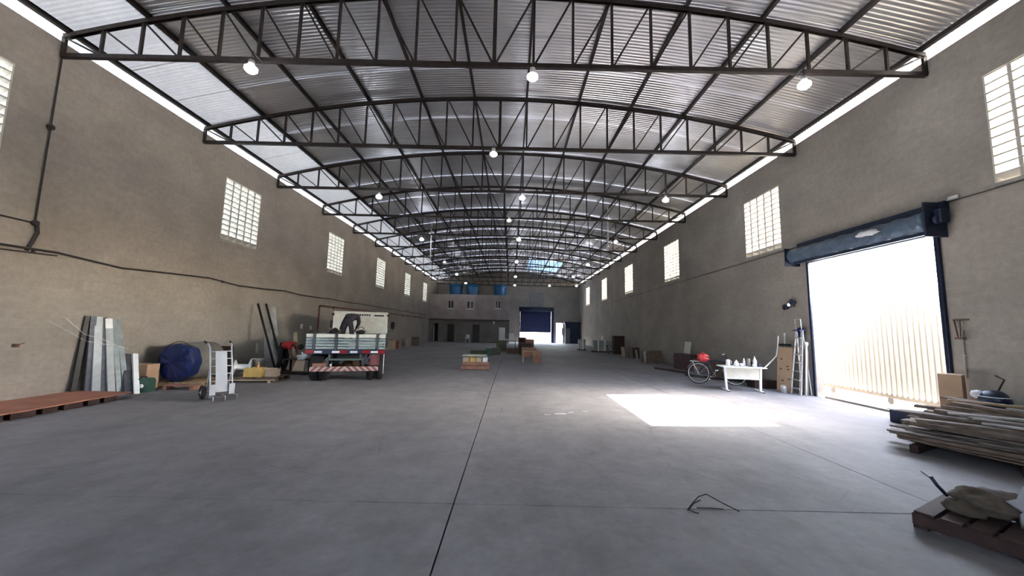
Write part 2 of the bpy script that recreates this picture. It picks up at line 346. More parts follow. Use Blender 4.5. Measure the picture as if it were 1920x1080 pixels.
# floor: cast slabs with open joints on a dark bed
fl = MB().box(((XL+XR)/2, (YB+YE)/2, -.1), (XR-XL, YE-YB, .1)).build('floor', mat('joint_dirt', (.035,.035,.037), .95), kind='structure')
xs = [XL, -.49, 4.12, XR]; ys = [YB, 3.6, 24.1, YE]
for i in range(3):
    for j in range(3):
        g = .007
        MB().box(((xs[i]+xs[i+1])/2, (ys[j]+ys[j+1])/2, -.03), (xs[i+1]-xs[i]-2*g, ys[j+1]-ys[j]-2*g, .06)).build('concrete_slab', FLOOR, fl)
mk = MB()
for (x, y, a, l, ww) in ((.98, 7.35, .1, .22, .05), (1.2, 7.5, .5, .12, .03), (.72, 7.25, -.1, .12, .03), (1.5,7.6,.2,.1,.02)): mk.box((x, y, .001), (l, ww, .002), a)
mk.build('paint_mark', M_white, fl, label='small white paint marks on the grey concrete')

# roof: corrugated arched sheets, four lengths per strip
SW = 1.14
def sheet_mesh(x0, x1, name, m, lift=0):
    nx = 8; ys_, zs_ = [], []
    for k in range(12):
        for a_, b_ in ((0,0),(.028,0),(.032,.002),(.042,.012),(.046,.014),(.073,.014),(.077,.012),(.087,.002),(.091,0)): ys_.append(k*.095+a_); zs_.append(b_)
    ys_ += [1.14, 1.165]; zs_ += [0, 0]
    vs = []
    for i in range(nx+1):
        x = x0+(x1-x0)*i/nx
        for y, z in zip(ys_, zs_): vs.append((x, y, zarc(x)+.13+z+lift))
    n = len(ys_); mb = MB(); mb.add(vs, [(i*n+k, (i+1)*n+k, (i+1)*n+k+1, i*n+k+1) for i in range(nx) for k in range(n-1)], True)
    return mb.mesh(name, m)
ceil = struct('ceiling')
xb = [XL-.50, -7.42, -3.9, XC, 4.25, XR+.50]
rm = [[sheet_mesh(xb[i]-.06, xb[i+1]+.06, 'roof_sheet', ROOF, .006*(i % 2)+.005*q) for i in range(5)] for q in (0,1)]
for q in (0,1): rm[q][0].materials[0] = M_milky
sm = [sheet_mesh(1.55, 5.0, 'skylight_sheet', M_sky_sheet, -.004), [sheet_mesh(a, b, 'roof_sheet', ROOF, .004) for a, b in ((XC-.06, 1.62), (4.94, XR+.5))]]
k = 0; y = YB-.3
while y < YE+.3:
    sky = 34.8 < y < 41.5
    for i in range(3 if sky else 5):
        o = place(rm[k % 2][i], 'eave_sheet' if i == 0 else 'roof_sheet', ceil, (0, y, 0))
        if i == 0: o['label'] = 'milky translucent sheet along the left eave'
    if sky:
        o = place(sm[0], 'skylight_sheet', ceil, (0, y, 0)); o['label'] = 'translucent bluish skylight sheet'
        for me in sm[1]: place(me, 'roof_sheet', ceil, (0, y, 0))
    y += SW; k += 1

# purlins
for n_, kk in enumerate((-11,-9,-7,-5,-3,-1,1,3,5,7,9,11)):
    x = XC + kk*HS/11*.985; z = zarc(x)+.075; y0, y1 = YB, YE
    mb = MB(); sl = math.atan(-2*1.12*(x-XC)/HS**2)
    Mr = Matrix.Rotation(-sl, 3, 'Y')
    mb.box((x, (y0+y1)/2, z+.045), (.055, y1-y0, .006), M=Mr); mb.box((x, (y0+y1)/2, z-.045), (.055, y1-y0, .006), M=Mr); mb.box((x-.026, (y0+y1)/2, z), (.006, y1-y0, .09), M=Mr)
    o = mb.build('roof_purlin', M_steel)
    side = 'left' if kk < 0 else 'right'; idx = (abs(kk)+1)//2
    tag(o, 'dark steel purlin under the roof, %s from the ridge on the %s side' % (['','first','second','third','fourth','fifth','outermost sixth'][idx], side), 'purlin', 'lengthwise roof purlins')

# trusses
ords = ['fully hidden overhead','nearest','second','third','fourth','fifth','sixth','seventh','eighth','ninth','tenth','eleventh','farthest']
def truss_parts():
    px = [XC + HS*k/11 for k in range(-11, 12)]
    px[0] = XL+.03; px[-1] = XR-.03
    tc = MB()
    for a, b in zip(px[:-1], px[1:]):
        for dy_ in (-.035, .035): tc.bar((a, dy_, zarc(a)), (b, dy_, zarc(b)), .012, .085)
        tc.bar((a, 0, zarc(a)+.04), (b, 0, zarc(b)+.04), .08, .01)
    bc = MB()
    for dy_ in (-.035, .035): bc.box(((px[0]+px[-1])/2, dy_, 6.75), (px[-1]-px[0], .012, .085))
    bc.box(((px[0]+px[-1])/2, 0, 6.712), (px[-1]-px[0], .08, .01))
    posts = []; diags = []
    for k, x in enumerate(px):
        w_ = .075 if k in (0, 11, 22) else .045
        posts.append(MB().box((x, 0, (6.76+zarc(x))/2), (w_, .05, zarc(x)-6.76)))
    for k in range(11): diags.append(MB().bar((px[k]+.03, 0, zarc(px[k])-.03), (px[k+1]-.03, 0, 6.79), .034, .034))
    for k in range(11, 22): diags.append(MB().bar((px[k+1]-.03, 0, zarc(px[k+1])-.03), (px[k]+.03, 0, 6.79), .034, .034))
    return ([('top_chord', tc.mesh('top_chord', M_steel)), ('bottom_chord', bc.mesh('bottom_chord', M_steel))]
            + [('post', p.mesh('post', M_steel)) for p in posts] + [('diagonal', d.mesh('diagonal', M_steel)) for d in diags])
tp = truss_parts()
TY = [6.85+3.42*k for k in range(-1, 12)]
for n_, y in enumerate(TY):
    if n_ == 0: continue
    t = thing('roof_truss', 'dark steel arched lattice roof truss, %s one from the camera' % ords[n_], 'truss', (0, y, 0), group='steel roof trusses')
    for nm, me in tp: place(me, nm, t)

# vent-block windows
def vent_mesh(bw, bh, t=T):
    mb = MB(); e = .026
    mb.box((0, -bw/2+e/2, 0), (t, e, bh)).box((0, bw/2-e/2, 0), (t, e, bh))
    # slanted louvre, outer edge low
    vs = []; W = bw-2*e
    for yy in (-W/2, W/2):
        for (x, z) in ((-t/2, bh*.5-.004), (-t/2, bh*.5-.03), (t/2, -bh*.42), (t/2, -bh*.42+.026)): vs.append((x, yy, z))
    mb.add(vs, [(0,1,2,3),(7,6,5,4),(0,4,5,1),(1,5,6,2),(2,6,7,3),(3,7,4,0)])
    return mb
def vent_window(name, x, out, y0, y1, z0, z1, ncol, nrow, joined):
    st = struct(name); st.location = (x, 0, 0)
    bw = (y1-y0)/ncol; sill = .07; bh = (z1-z0-sill)/nrow
    MB().bbox((0, (y0+y1)/2, z0+sill/2), (T+.03, y1-y0-.004, sill-.002), .008).build('window_sill', M_sill, st)
    proto = vent_mesh(bw-.004, bh-.004)
    if out < 0: proto.v = [(-a, b, c) for a, b, c in proto.v]
    if not joined:
        me = proto.mesh('vent_block', M_cream)
        for i in range(ncol):
            for j in range(nrow): place(me, 'vent_block', st, (0, y0+bw*(i+.5), z0+sill+bh*(j+.5)))
    else:
        mb = MB()
        for i in range(ncol):
            for j in range(nrow): mb.add([(a, b+y0+bw*(i+.5), c+z0+sill+bh*(j+.5)) for a, b, c in proto.v], proto.f)
        mb.build('vent_block', M_cream, st, kind='stuff')
n_ = 1
for i, (a, b) in enumerate(LW): vent_window('window_%d' % n_, XL-T/2, -1, a, b, *LZ, 5, 12, i > 2); n_ += 1
for i, (a, b) in enumerate(RW): vent_window('window_%d' % n_, XR+T/2, 1, a, b, *RZ, 5, 12, i > 2); n_ += 1
# closed vent window in the end wall
st = struct('window_%d' % n_); n_ += 1
MB().box((2.925, YE+.15, 4.975), (1.85, .03, 1.95)).build('pane', mat('grey_backing', (.30,.30,.31), .8), st)
for i in range(5):
    MB().box((2.0+1.85*i/4 if 0 < i < 4 else (2.02 if i == 0 else 3.83), YE+.08, 4.975), (.04, .1, 1.95)).build('mullion', M_sill, st)
# ------------------------------------------------------------------ office at the far left
OX, OY, OH = -.2, 41.0, 5.12
ow = MB(); panel_with_holes(ow, 'Y', OY, OY+.15, XL, OX, 0, 2.42, [(-8.55,-7.95,0,2.0), (-6.95,-6.2,0,1.95), (-4.2,-3.45,0,1.95)])
ow.build('wall_office', WALL_OFF, kind='structure')
ow = MB(); panel_with_holes(ow, 'Y', OY, OY+.15, XL, OX, 2.42, OH, [(-7.0,-6.35,3.65,4.55), (-4.95,-4.15,3.65,4.5), (-1.8,-1.2,3.75,4.6)]); ow.build('wall_office_upper', M_plaster, kind='structure')
MB().box((OX-.075, (OY+.15+YE)/2, OH/2), (.15, YE-OY-.15, OH)).build('wall_office_side', WALL_OFF, kind='structure')
MB().bbox(((XL+OX)/2, (OY+YE)/2, OH+.05), (OX-XL+.1, YE-OY, .1), .01).build('trim_1', M_sill, kind='structure')
MB().bbox(((XL+OX)/2, OY-.06, 2.44), (OX-XL, .12, .16), .01).build('trim_2', mat('dark_ledge', (.10,.09,.09), .9), kind='structure')
MB().box(((XL+OX)/2, OY+1.5, 1.2), (OX-XL-.3, .02, 2.4)).build('wall_office_inner', mat('unlit_interior', (.05,.05,.055), .9), kind='structure')  # dark sheet behind the doorways; the interior's shade is put into its colour
for (a, b, z0, z1) in ((-7.0,-6.35,3.65,4.55), (-4.95,-4.15,3.65,4.5), (-1.8,-1.2,3.75,4.6)):
    st = struct('window_%d' % n_); n_ += 1
    f = MB()
    for (x, z, dx, dz) in (((a+b)/2, z0+.02, b-a, .04), ((a+b)/2, z1-.02, b-a, .04), (a+.02, (z0+z1)/2, .04, z1-z0), (b-.02, (z0+z1)/2, .04, z1-z0), ((a+b)/2, (z0+z1)/2, .05, z1-z0)): f.box((x, OY+.06, z), (dx, .06, dz))
    f.build('window_frame', M_alu, st)
    MB().box(((a+b)/2-(b-a)/4, OY+.07, (z0+z1)/2), ((b-a)/2-.06, .01, z1-z0-.08)).build('pane', M_glassdark, st)
    MB().box(((a+b)/2+(b-a)/4, OY+.09, (z0+z1)/2), ((b-a)/2-.06, .01, z1-z0-.08)).build('pane', M_glassdark, st)
    MB().bbox(((a+b)/2, OY-.03, z0-.04), (b-a+.1, .1, .06), .006).build('window_sill', M_white, st)
dn = 1
for (a, b, h) in ((-8.55,-7.95,2.0), (-6.95,-6.2,1.95), (-4.2,-3.45,1.95)):
    st = struct('door_%d' % dn); dn += 1
    fr = MB(); fr.box((a+.02, OY+.07, h/2), (.04, .16, h)).box((b-.02, OY+.07, h/2), (.04, .16, h)).box(((a+b)/2, OY+.07, h-.02), (b-a, .16, .04)); fr.build('door_frame', M_black, st)
    if dn == 2: MB().box((a+.08, OY+.4, h/2), (.04, .6, h-.05)).build('door_leaf', M_white, st, label='white door leaf standing open')
    else: MB().bbox(((a+b)/2, OY+.1, h/2), (b-a-.09, .04, h-.06), .006).build('door_leaf', M_black, st); MB().lathe((b-.12, OY+.05, 1.0), ((.01,-.03),(.03,-.02),(.03,.01),(.012,.03)), 8, 'Y').build('door_handle', M_alu, st)
# far roller door
st = struct('door_%d' % dn); dn += 1
sh = MB(); z = 1.28
while z < 3.7:
    sh.prism([(YE+.05, z), (YE+.03, z+.05), (YE+.05, z+.1), (YE+.07, z+.1), (YE+.07, z)], 1.07, 4.78, 'X'); z += .1
sh.build('shutter_curtain', M_blueshut, st)
MB().box((1.02, YE-.03, 1.9), (.09, .08, 3.8)).build('guide_rail', M_navy, st); MB().box((4.95, YE-.03, 1.9), (.3, .08, 3.8)).build('guide_rail', M_blueshut, st)
MB().lathe((0,0,0), ((.02,0.9),(.26,.9),(.26,5.05),(.02,5.05)), 14, 'X').build('shutter_roll', M_navy, st, (0, YE-.3, 3.95))
MB().bbox((2.9, YE+.05, 1.25), (3.7, .05, .08), .008).build('bottom_bar', M_navy, st)
# side door, leaf open
st = struct('door_%d' % dn); dn += 1
MB().box((5.36, YE+.1, 1.17), (.05, .2, 2.35)).build('door_frame', M_blueshut, st)
MB().bbox((6.12, YE-.36, 1.17), (.04, .72, 2.3), .005).build('door_leaf', M_white, st)
MB().blob((6.05, YE-.45, 1.35), (.06,.2,.5), 3, .4).build('hanging_coat', M_black, st, label='dark cloth hanging on the leaf')

# ------------------------------------------------------------------ truck door in the right wall: guides, housing, drum
st = struct('door_%d' % dn); dn += 1
for yy in (DY0, DY1):
    g = MB(); s_ = 1 if yy == DY0 else -1
    g.box((XR-.03, yy-.02*s_, 1.8), (.06, .04, 3.6)).box((XR-.055, yy+.01*s_, 1.8), (.01, .04, 3.6)); g.build('guide_rail', M_navy, st)
rl = MB(); prof = []
for i in range(40):
    yy = DY0-.1+(DY1-DY0+.35)*i/39; prof.append((.20+.012*math.sin(i*1.3), yy))
rl.lathe((XR-.22, 0, 3.78), [(.01, DY0-.1)] + prof + [(.01, DY1+.25)], 20, 'Y'); rl.build('shutter_roll', M_slate, st)
MB().box((XR-.2, DY0-.16, 3.80), (.42, .03, .66)).build('end_plate', M_navy, st); MB().box((XR-.2, DY1+.33, 3.76), (.42, .03, .5)).build('end_plate', M_navy, st)
MB().box((XR-.06, (DY0+DY1)/2, 4.06), (.10, DY1-DY0+.5, .16)).box((XR-.3, (DY0+DY1)/2, 3.56), (.03, DY1-DY0+.3, .07)).build('lintel_channel', M_navy, st)
c_ = MB()
for z in range(1): c_.box((XR-.02-.025*(z%2), (DY0+DY1)/2, DZ-.02-.055*z+.05), (.02, DY1-DY0, .052))
c_.build('shutter_curtain', M_slate, st)
MB().blob((XR-.44, DY0+.95, 3.82), (.02,.24,.06), 4, .9, 14, 8, 3).build('torn_paper', M_white2, st, label='ragged pale patch on the drum')
MB().bbox((XR-.16, DY0-.24, 3.85), (.2, .12, .26), .02).lathe((XR-.22, DY0-.2, 3.78), ((.02,-.06),(.09,-.05),(.09,.03),(.02,.04)), 12, 'Y').build('gear_motor', M_navy, st)

# sliding gate outside
GX, GTOP, GBOT = 9.05, 2.62, .22
gt = thing('sliding_gate', 'cream corrugated metal sliding gate closed outside the big doorway', 'gate', (GX, 8.5, 0))
gy = 5.6
while gy < 11.4:                                     # separate ribbed sheets
    mb = MB(); prof = []; yy = 0
    while yy < .96: prof += [(yy, 0), (yy+.05, 0), (yy+.07, .02), (yy+.10, .02), (yy+.12, 0)]; yy += .12
    vs = [(zz, gy-8.5+a, GBOT) for a, zz in prof] + [(zz, gy-8.5+a, GTOP) for a, zz in prof]; n = len(prof)
    mb.add(vs, [(i, i+1, n+i+1, n+i) for i in range(n-1)]); mb.build('gate_sheet', M_gate, gt); gy += .96
MB().box((.03, .35, GBOT-.03), (.05, 5.8, .09)).build('bottom_rail', mat('gate_rail', (.20,.17,.14), .7), gt); MB().box((.05, .35, GTOP), (.05, 5.8, .06)).build('top_rail', M_gate, gt)
for yy in (-1.9, .6, 2.2): MB().cyl((.01, yy, .085), (.05, yy, .085), .075, 14).build('wheel', mat('wheel_iron', (.12,.11,.10), .7), gt)
MB().box((.03, .3, .006), (.03, 6, .012)).build('track', M_rust, gt)
# outdoors: yard slabs and a boundary wall
MB().box((30, 20, -.13), (43, 120, .2)).build('ground_right', M_ground, kind='structure')
MB().box((-31, 20, -.13), (43.5, 120, .2)).build('ground_left', M_ground, kind='structure')
MB().box((0, 60, -.13), (18.6, 29.5, .2)).build('ground_back', M_ground, kind='structure')
MB().box((0, -26, -.13), (18.6, 38.5, .2)).build('ground_front', M_ground, kind='structure')

# ------------------------------------------------------------------ lamps
def lamp(x, y, lit, label, watts=None, z=6.35):
    zt = 6.70
    t = thing('bay_lamp', label, 'lamp', (x, y, 0), group='hanging bay lamps')
    MB().cyl((0,0,z+.16), (0,0,zt), .008, 6).box((0, (round((y-6.85)/3.42)*3.42+6.85-y)/2, zt), (.02, abs(round((y-6.85)/3.42)*3.42+6.85-y)+.05, .02)).build('suspension', M_cable, t)
    MB().lathe((0,0,z+.06), ((.02,.12),(.05,.11),(.055,.03),(.065,0)), 14).build('lamp_housing', M_white, t)
    MB().lathe((0,0,z), ((.02,-.075),(.07,-.065),(.11,-.025),(.11,.02),(.06,.06)), 14).build('bulb', M_lampface if lit else M_lampdim, t)
    if lit:
        d = bpy.data.lights.new('bulb_light', 'POINT'); d.energy = watts or LAMP_W*max(.09, math.exp(-(y-6)/8)); d.color = (.90,.94,1); d.shadow_soft_size = .12
        l = bpy.data.objects.new('bulb_light', d); COL.objects.link(l); l.parent = t; l.location = (0, 0, z-.24)
    return t
rows = ['nearest','second','third','fourth','fifth','farthest']
LY = {-5.0: (6.55,13.4,20.05,27.1,33.3,40.0), .3: (6.6,13.2,19.6,26.4,34.1,40.9), 5.5: (6.66,13.1,19.6,26.9,33.3,40.3)}
OFF = {(-5.0,3), (.3,0), (5.5,2)}
for x, cn in ((-5.0,'left'), (.3,'middle'), (5.5,'right')):
    for i, y in enumerate(LY[x]):
        lit = (x, i) not in OFF
        lamp(x + (1.5 if (x, i) == (5.5,5) else 0), y, lit, ('glowing white' if lit else 'unlit white') + ' round bay lamp hanging in the %s row, %s one from the camera' % (cn, rows[i]))
lamp(4.1, 40.6, True, 'small glowing white lamp right of the middle row, above the blue shutter')
lamp(-.6, 10.0, False, 'small unlit white lamp under the second truss, left of the ridge', z=6.45)
lamp(-.2, 16.6, False, 'small unlit white lamp under the fourth truss near the ridge', z=6.5)
for (x, y, z0, z1, lb) in ((-4.6, 20.53, 5.25, 7.4, 'thin white pipe hanging from the trusses on the left side'), (4.45, 17.11, 5.55, 7.5, 'thin white pipe hanging from the trusses on the right side')):
    t = thing('hanging_pipe', lb, 'pipe', (x, y, 0)); MB().cyl((0,.06,z0), (0,.06,z1), .035, 8).build('tube', M_pvc, t); MB().lathe((0,.06,z0-.04), ((.03,-.05),(.06,0),(.06,.06),(.03,.08)), 8).build('end_socket', M_pvc, t)

# ------------------------------------------------------------------ people
def skin_mesh(name, verts, edges, radii, m, sub=1):
    me = bpy.data.meshes.new(name); me.from_pydata(verts, edges, [])
    o = bpy.data.objects.new('tmp_skin', me); COL.objects.link(o)
    bm = bmesh.new(); bm.from_mesh(me); ly = bm.verts.layers.skin.verify()
    for v, r in zip(bm.verts, radii): v[ly].radius = r if isinstance(r, tuple) else (r, r); v[ly].use_root = v.index == 0
    bm.to_mesh(me); bm.free()
    mo = o.modifiers.new('skin', 'SKIN'); mo.branch_smoothing = .3
    ss = o.modifiers.new('sub', 'SUBSURF'); ss.levels = sub; ss.render_levels = sub
    dg = bpy.context.evaluated_depsgraph_get(); out = bpy.data.meshes.new_from_object(o.evaluated_get(dg)); out.name = name
    bpy.data.objects.remove(o); bpy.data.meshes.remove(me); out.materials.clear(); out.materials.append(m)
    for p in out.polygons: p.use_smooth = True
    return out
def person(label, J, look, top_m, bottom_m, loc, cap=None, sleeve=.62):
    """J: joint name -> local point. One continuous body, clothes and hair as children."""
    V = {k: Vector(v) for k, v in J.items()}
    body_v, body_e, body_r, ix = [], [], [], {}
    def add(n, p, r): ix[n] = len(body_v); body_v.append(tuple(p)); body_r.append(r); return ix[n]
    def link(a, b): body_e.append((ix[a], ix[b]))
    look = Vector(look).normalized()
    add('pelvis', V['pelvis'], (.13,.10)); add('waist', V['pelvis'].lerp(V['chest'], .45), (.115,.09)); add('chest', V['chest'], (.135,.10)); add('neck', V['neck'], .052)
    hd = V['head']; add('jaw', hd.lerp(V['neck'], .38) + look*.018, (.062,.068)); add('skull', hd + (hd-V['neck']).normalized()*.045, (.077,.088))
    for a, b in (('pelvis','waist'),('waist','chest'),('chest','neck'),('neck','jaw'),('jaw','skull')): link(a, b)
    for s in 'LR':
        add('sh'+s, V['sh'+s], .055); add('el'+s, V['el'+s], .040); add('wr'+s, V['wr'+s], .027); d = (V['wr'+s]-V['el'+s]).normalized()
        pm = V['wr'+s] + d*.055; add('palm'+s, pm, (.036,.018))
        link('chest','sh'+s); link('sh'+s,'el'+s); link('el'+s,'wr'+s); link('wr'+s,'palm'+s)
        side = d.orthogonal().normalized(); curl = d.cross(side)
        for f, (off, ln) in enumerate(((-.028,.065),(-.010,.078),(.009,.073),(.027,.056))):
            b0 = pm + side*off + d*.02; b1 = b0 + d*ln*.5 + curl*.006; b2 = b1 + d*ln*.35 + curl*.022
            for q, p in enumerate((b0, b1, b2)): add('f%s%d%d' % (s,f,q), p, .0085-.0008*q)
            link('palm'+s, 'f%s%d0' % (s,f)); link('f%s%d0' % (s,f), 'f%s%d1' % (s,f)); link('f%s%d1' % (s,f), 'f%s%d2' % (s,f))
        t0 = V['wr'+s] + d*.03 - side*.03; t1 = t0 + d*.03 - side*.02 + curl*.01; add('t%s0' % s, t0, .011); add('t%s1' % s, t1, .009); link('wr'+s, 't%s0' % s); link('t%s0' % s, 't%s1' % s)
        add('hp'+s, V['hp'+s], .088); add('kn'+s, V['kn'+s], .058); add('an'+s, V['an'+s], .038); add('toe'+s, V['toe'+s], (.04,.028))
        link('pelvis','hp'+s); link('hp'+s,'kn'+s); link('kn'+s,'an'+s); link('an'+s,'toe'+s)
    t = thing('person', label, 'person', loc)
    place(skin_mesh('body', body_v, body_e, body_r, M_skin), 'body', t)
    # shirt
    sv = [V['pelvis'].lerp(V['chest'], .02), V['pelvis'].lerp(V['chest'], .5), V['chest'], V['neck'].lerp(V['chest'], .35), V['shL'], V['shL'].lerp(V['elL'], min(sleeve, 1)), V['shR'], V['shR'].lerp(V['elR'], min(sleeve, 1))]
    se, sr = [(0,1),(1,2),(2,3),(2,4),(4,5),(2,6),(6,7)], [(.175,.15),(.165,.145),(.175,.145),.085,.085,.066,.085,.066]
    if sleeve > 1: sv += [V['elL'].lerp(V['wrL'], .9), V['elR'].lerp(V['wrR'], .9)]; se += [(5,8),(7,9)]; sr += [.042,.042]
    place(skin_mesh('shirt', [tuple(v) for v in sv], se, sr, top_m), 'shirt', t)
    tv = [V['pelvis'].lerp(V['chest'], .15), V['pelvis']]; te = [(0,1)]; tr = [(.15,.13),(.155,.14)]
    for s in 'LR':
        b = len(tv); tv += [V['hp'+s], V['kn'+s], V['kn'+s].lerp(V['an'+s], .9)]; te += [(1,b),(b,b+1),(b+1,b+2)]; tr += [.115,.083,.07]
    place(skin_mesh('trousers', [tuple(v) for v in tv], te, tr, bottom_m), 'trousers', t)
    for s in 'LR':
        mb = MB(); d = (V['toe'+s]-V['an'+s]); d.z = 0; d.normalize(); c = V['an'+s].lerp(V['toe'+s], .5); a = math.atan2(d.y, d.x)
        mb.bbox((c.x, c.y, V['toe'+s].z-.0), (.27, .095, .07), .02, a); mb.build('shoe', M_black, t)
    up = (V['head']-V['neck']).normalized(); hc = V['head'] + up*.055 - look*.018
    MB().blob(tuple(hc), (.094,.094,.094), 5, .08, 14, 9).build('hair', cap or M_hair, t)
    sd_ = look.cross(up).normalized(); fc = V['head'] + up*.02 + look*.082
    for s in (-1, 1):
        MB().blob(tuple(fc + sd_*s*.03), (.011,.011,.008), 1, 0, 8, 5).build('eye', M_black, t)
        MB().blob(tuple(V['head'] + up*.01 + sd_*s*.085), (.016,.022,.03), 1, 0, 8, 5).build('ear', M_skin, t)
    MB().cyl(tuple(fc - up*.005), tuple(fc - up*.04 + look*.022), .008, 8, .016).build('nose', M_skin, t)
    MB().blob(tuple(V['head'] - up*.048 + look*.08), (.02,.012,.006), 2, 0, 8, 5).build('mouth', mat('lips', (.12,.04,.035), .5), t)
    return t

# ------------------------------------------------------------------ truck
TH = math.radians(17.5)
T0 = Vector((-4.58, 10.55, 0))
tk = thing('flatbed_truck', 'white cab flatbed truck with slatted grey dropsides parked by the left wall', 'truck', T0, TH)
def tw(x, y, z): return T0 + Matrix.Rotation(TH, 3, 'Z') @ Vector((x, y, z))
HW = 1.02
ch = MB()
for s in (-1, 1): ch.box((s*.40, 2.9, .70), (.07, 5.4, .15))
for y in (.35, 1.5, 2.6, 3.7, 5.0): ch.box((0, y, .70), (.8, .06, .12))
for y in (.3, 1.0, 1.9, 2.8, 3.7): ch.box((0, y, .82), (1.96, .07, .08))
ch.build('chassis', mat('chassis_paint', (.03,.028,.03), .6), tk)
MB().box((0, 2.1, .895), (2*HW, 4.2, .06)).build('bed_floor', M_wood2, tk)
band = MB().bbox((0, -.03, .86), (2*HW+.02, .06, .13), .008).build('rear_sill', M_navy, tk)
for x0 in (-.92, -.08, .52, .92): 
    MB().box((x0, -.065, .86), (.2, .012, .09)).build('reflector', M_redlens, tk, label='red reflector')
for x0 in (-.70, -.26, .20, .74) :
    MB().box((x0, -.066, .855), (.19, .014, .055)).build('reflector', M_white2, tk, label='white reflector')
# tailgate: uprights and separate boards
for x in (-.82, -.27, .27, .80): MB().box((x, -.035, 1.13), (.05, .05, .46)).build('tailgate_post', M_darkgalv, tk)
segs = [(-HW, -.855), (-.785, -.305), (-.235, .235), (.305, .765), (.835, HW)]
for a, b in segs:
    MB().bbox(((a+b)/2, -.03, 1.295), (b-a, .03, .10), .008).build('tailgate_board', M_offwhite, tk)
    for q in range(4): MB().bbox(((a+b)/2, -.025, 1.195-.078*q), (b-a, .03, .06), .008).build('tailgate_board', M_tea, tk)
for s in (-1, 1):
    for q in range(4): MB().bbox((s*(HW-.015), 2.1, .97+.105*q), (.03, 4.15, .085), .008).build('side_board', M_tea, tk)
    for y in (.1, 1.1, 2.1, 3.1, 4.1): MB().box((s*(HW+.01), y, 1.12), (.03, .06, .46)).build('side_post', M_darkgalv, tk)
MB().box((0, 4.22, 1.02), (2*HW, .05, .25)).build('headboard', M_tea, tk)
def wheel(x, y, r=.39, w_=.22):
    o = MB().lathe((0,0,0), ((.20,-w_/2),(r-.05,-w_/2),(r,-w_/2+.05),(r,w_/2-.05),(r-.05,w_/2),(.20,w_/2)), 28, 'X').build('tyre', M_rubber, tk, (x, y, r))
    MB().lathe((0,0,0), ((.03,-w_/2-.01),(.07,-w_/2),(.1,-.02),(.2,-w_/2+.03),(.2,w_/2-.03),(.1,.02),(.03,w_/2)), 16, 'X').build('rim', M_greyroll, o)
    for q in range(22):
        a = 2*PI*q/22
    return o
for x in (-.88, -.63, .63, .88): wheel(x, .78)
for x in (-.86, .86): wheel(x, 4.95)
MB().cyl((-.7,.78,.39), (.7,.78,.39), .055, 10).lathe((0,.78,.39), ((.06,-.2),(.17,-.1),(.17,.1),(.06,.2)), 12, 'X').build('rear_axle', M_rust, tk)
for s in (-1, 1):
    MB().bar((s*.55, .1, .56), (s*.55, 1.5, .56), .07, .05).bar((s*.55, .25, .50), (s*.55, 1.35, .50), .07, .04).build('leaf_spring', M_rust, tk)
MB().bbox((0, -.12, .40), (1.74, .05, .125), .012).build('bumper', STRIPE, tk)
for x in (-.45, .45): MB().box((x, -.06, .56), (.05, .05, .30)).build('bumper_bracket', M_darkgalv, tk)
MB().bbox((-.02, -.02, .645), (1.0, .05, .05), .008).box((-.42, 0, .73), (.05,.05,.16)).box((.38, 0, .73), (.05,.05,.16)).build('cross_bar', mat('green_grey_bar', (.13,.17,.16), .6), tk)
MB().bbox((-.62, -.05, .50), (.40, .05, .10), .01).build('tail_lamp', M_redwood, tk); MB().bbox((-.36, -.08, .50), (.05, .04, .07), .006).build('number_lamp', M_white2, tk)
MB().bbox((.74, .30, .62), (.28, .02, .34), .006).build('mudflap', mat('faded_red_flap', (.26,.10,.11), .8), tk); MB().bbox((-.74, .30, .58), (.3, .02, .30), .006).build('mudflap', M_rubber, tk)
MB().lathe((.25,.6,.5), ((.03,-.3),(.1,-.27),(.1,.3),(.03,.33)), 12, 'Y').build('silencer', M_rust, tk)
MB().bar((.48,-.02,.5), (.66,-.02,.80), .04, .04).bar((.62,0,.5), (.50,0,.74), .03, .03).build('stay_rod', M_darkgalv, tk)
MB().box((1.0, .2, .55), (.02, .02, .66)).build('side_rod', M_white2, tk)
# cab
cb = MB(); cw = .99
cb.prism([(4.32,.62),(4.32,2.06),(4.40,2.13),(5.45,2.13),(5.62,2.05),(5.95,1.40),(6.02,1.30),(6.04,.55),(5.45,.55),(5.38,.85),(4.55,.85),(4.5,.62)], -cw, cw, 'X')
cb.build('cab', M_offwhite, tk)
for q in range(6): MB().bbox((0, 4.31, 1.30+.115*q), (2*cw-.1, .012, .025), .004).build('cab_rib', M_offwhite, tk)
for s in (-1, 1): MB().box((s*(cw-.015), 4.31, 1.45), (.03, .02, 1.3)).build('cab_edge', M_white, tk)
for q in range(8): MB().bbox((-.29+.085*q, 4.305, 2.0), (.06, .02, .06), .006).build('vent_slot', M_black, tk)
MB().bbox((.66, 4.305, 1.99), (.36, .02, .055), .006).build('vent_slot', M_black, tk, label='long black slot')
for x in (-1.0, 1.0): MB().lathe((x, 4.30, 2.0), ((.01,-.02),(.05,-.015),(.05,.01),(.01,.012)), 12, 'Y').build('marker_lamp', M_rust, tk)
MB().box((0, 5.80, 1.72), (1.7, .02, .5), M=Matrix.Rotation(math.radians(27), 3, 'X')).build('windscreen', M_glassdark, tk)
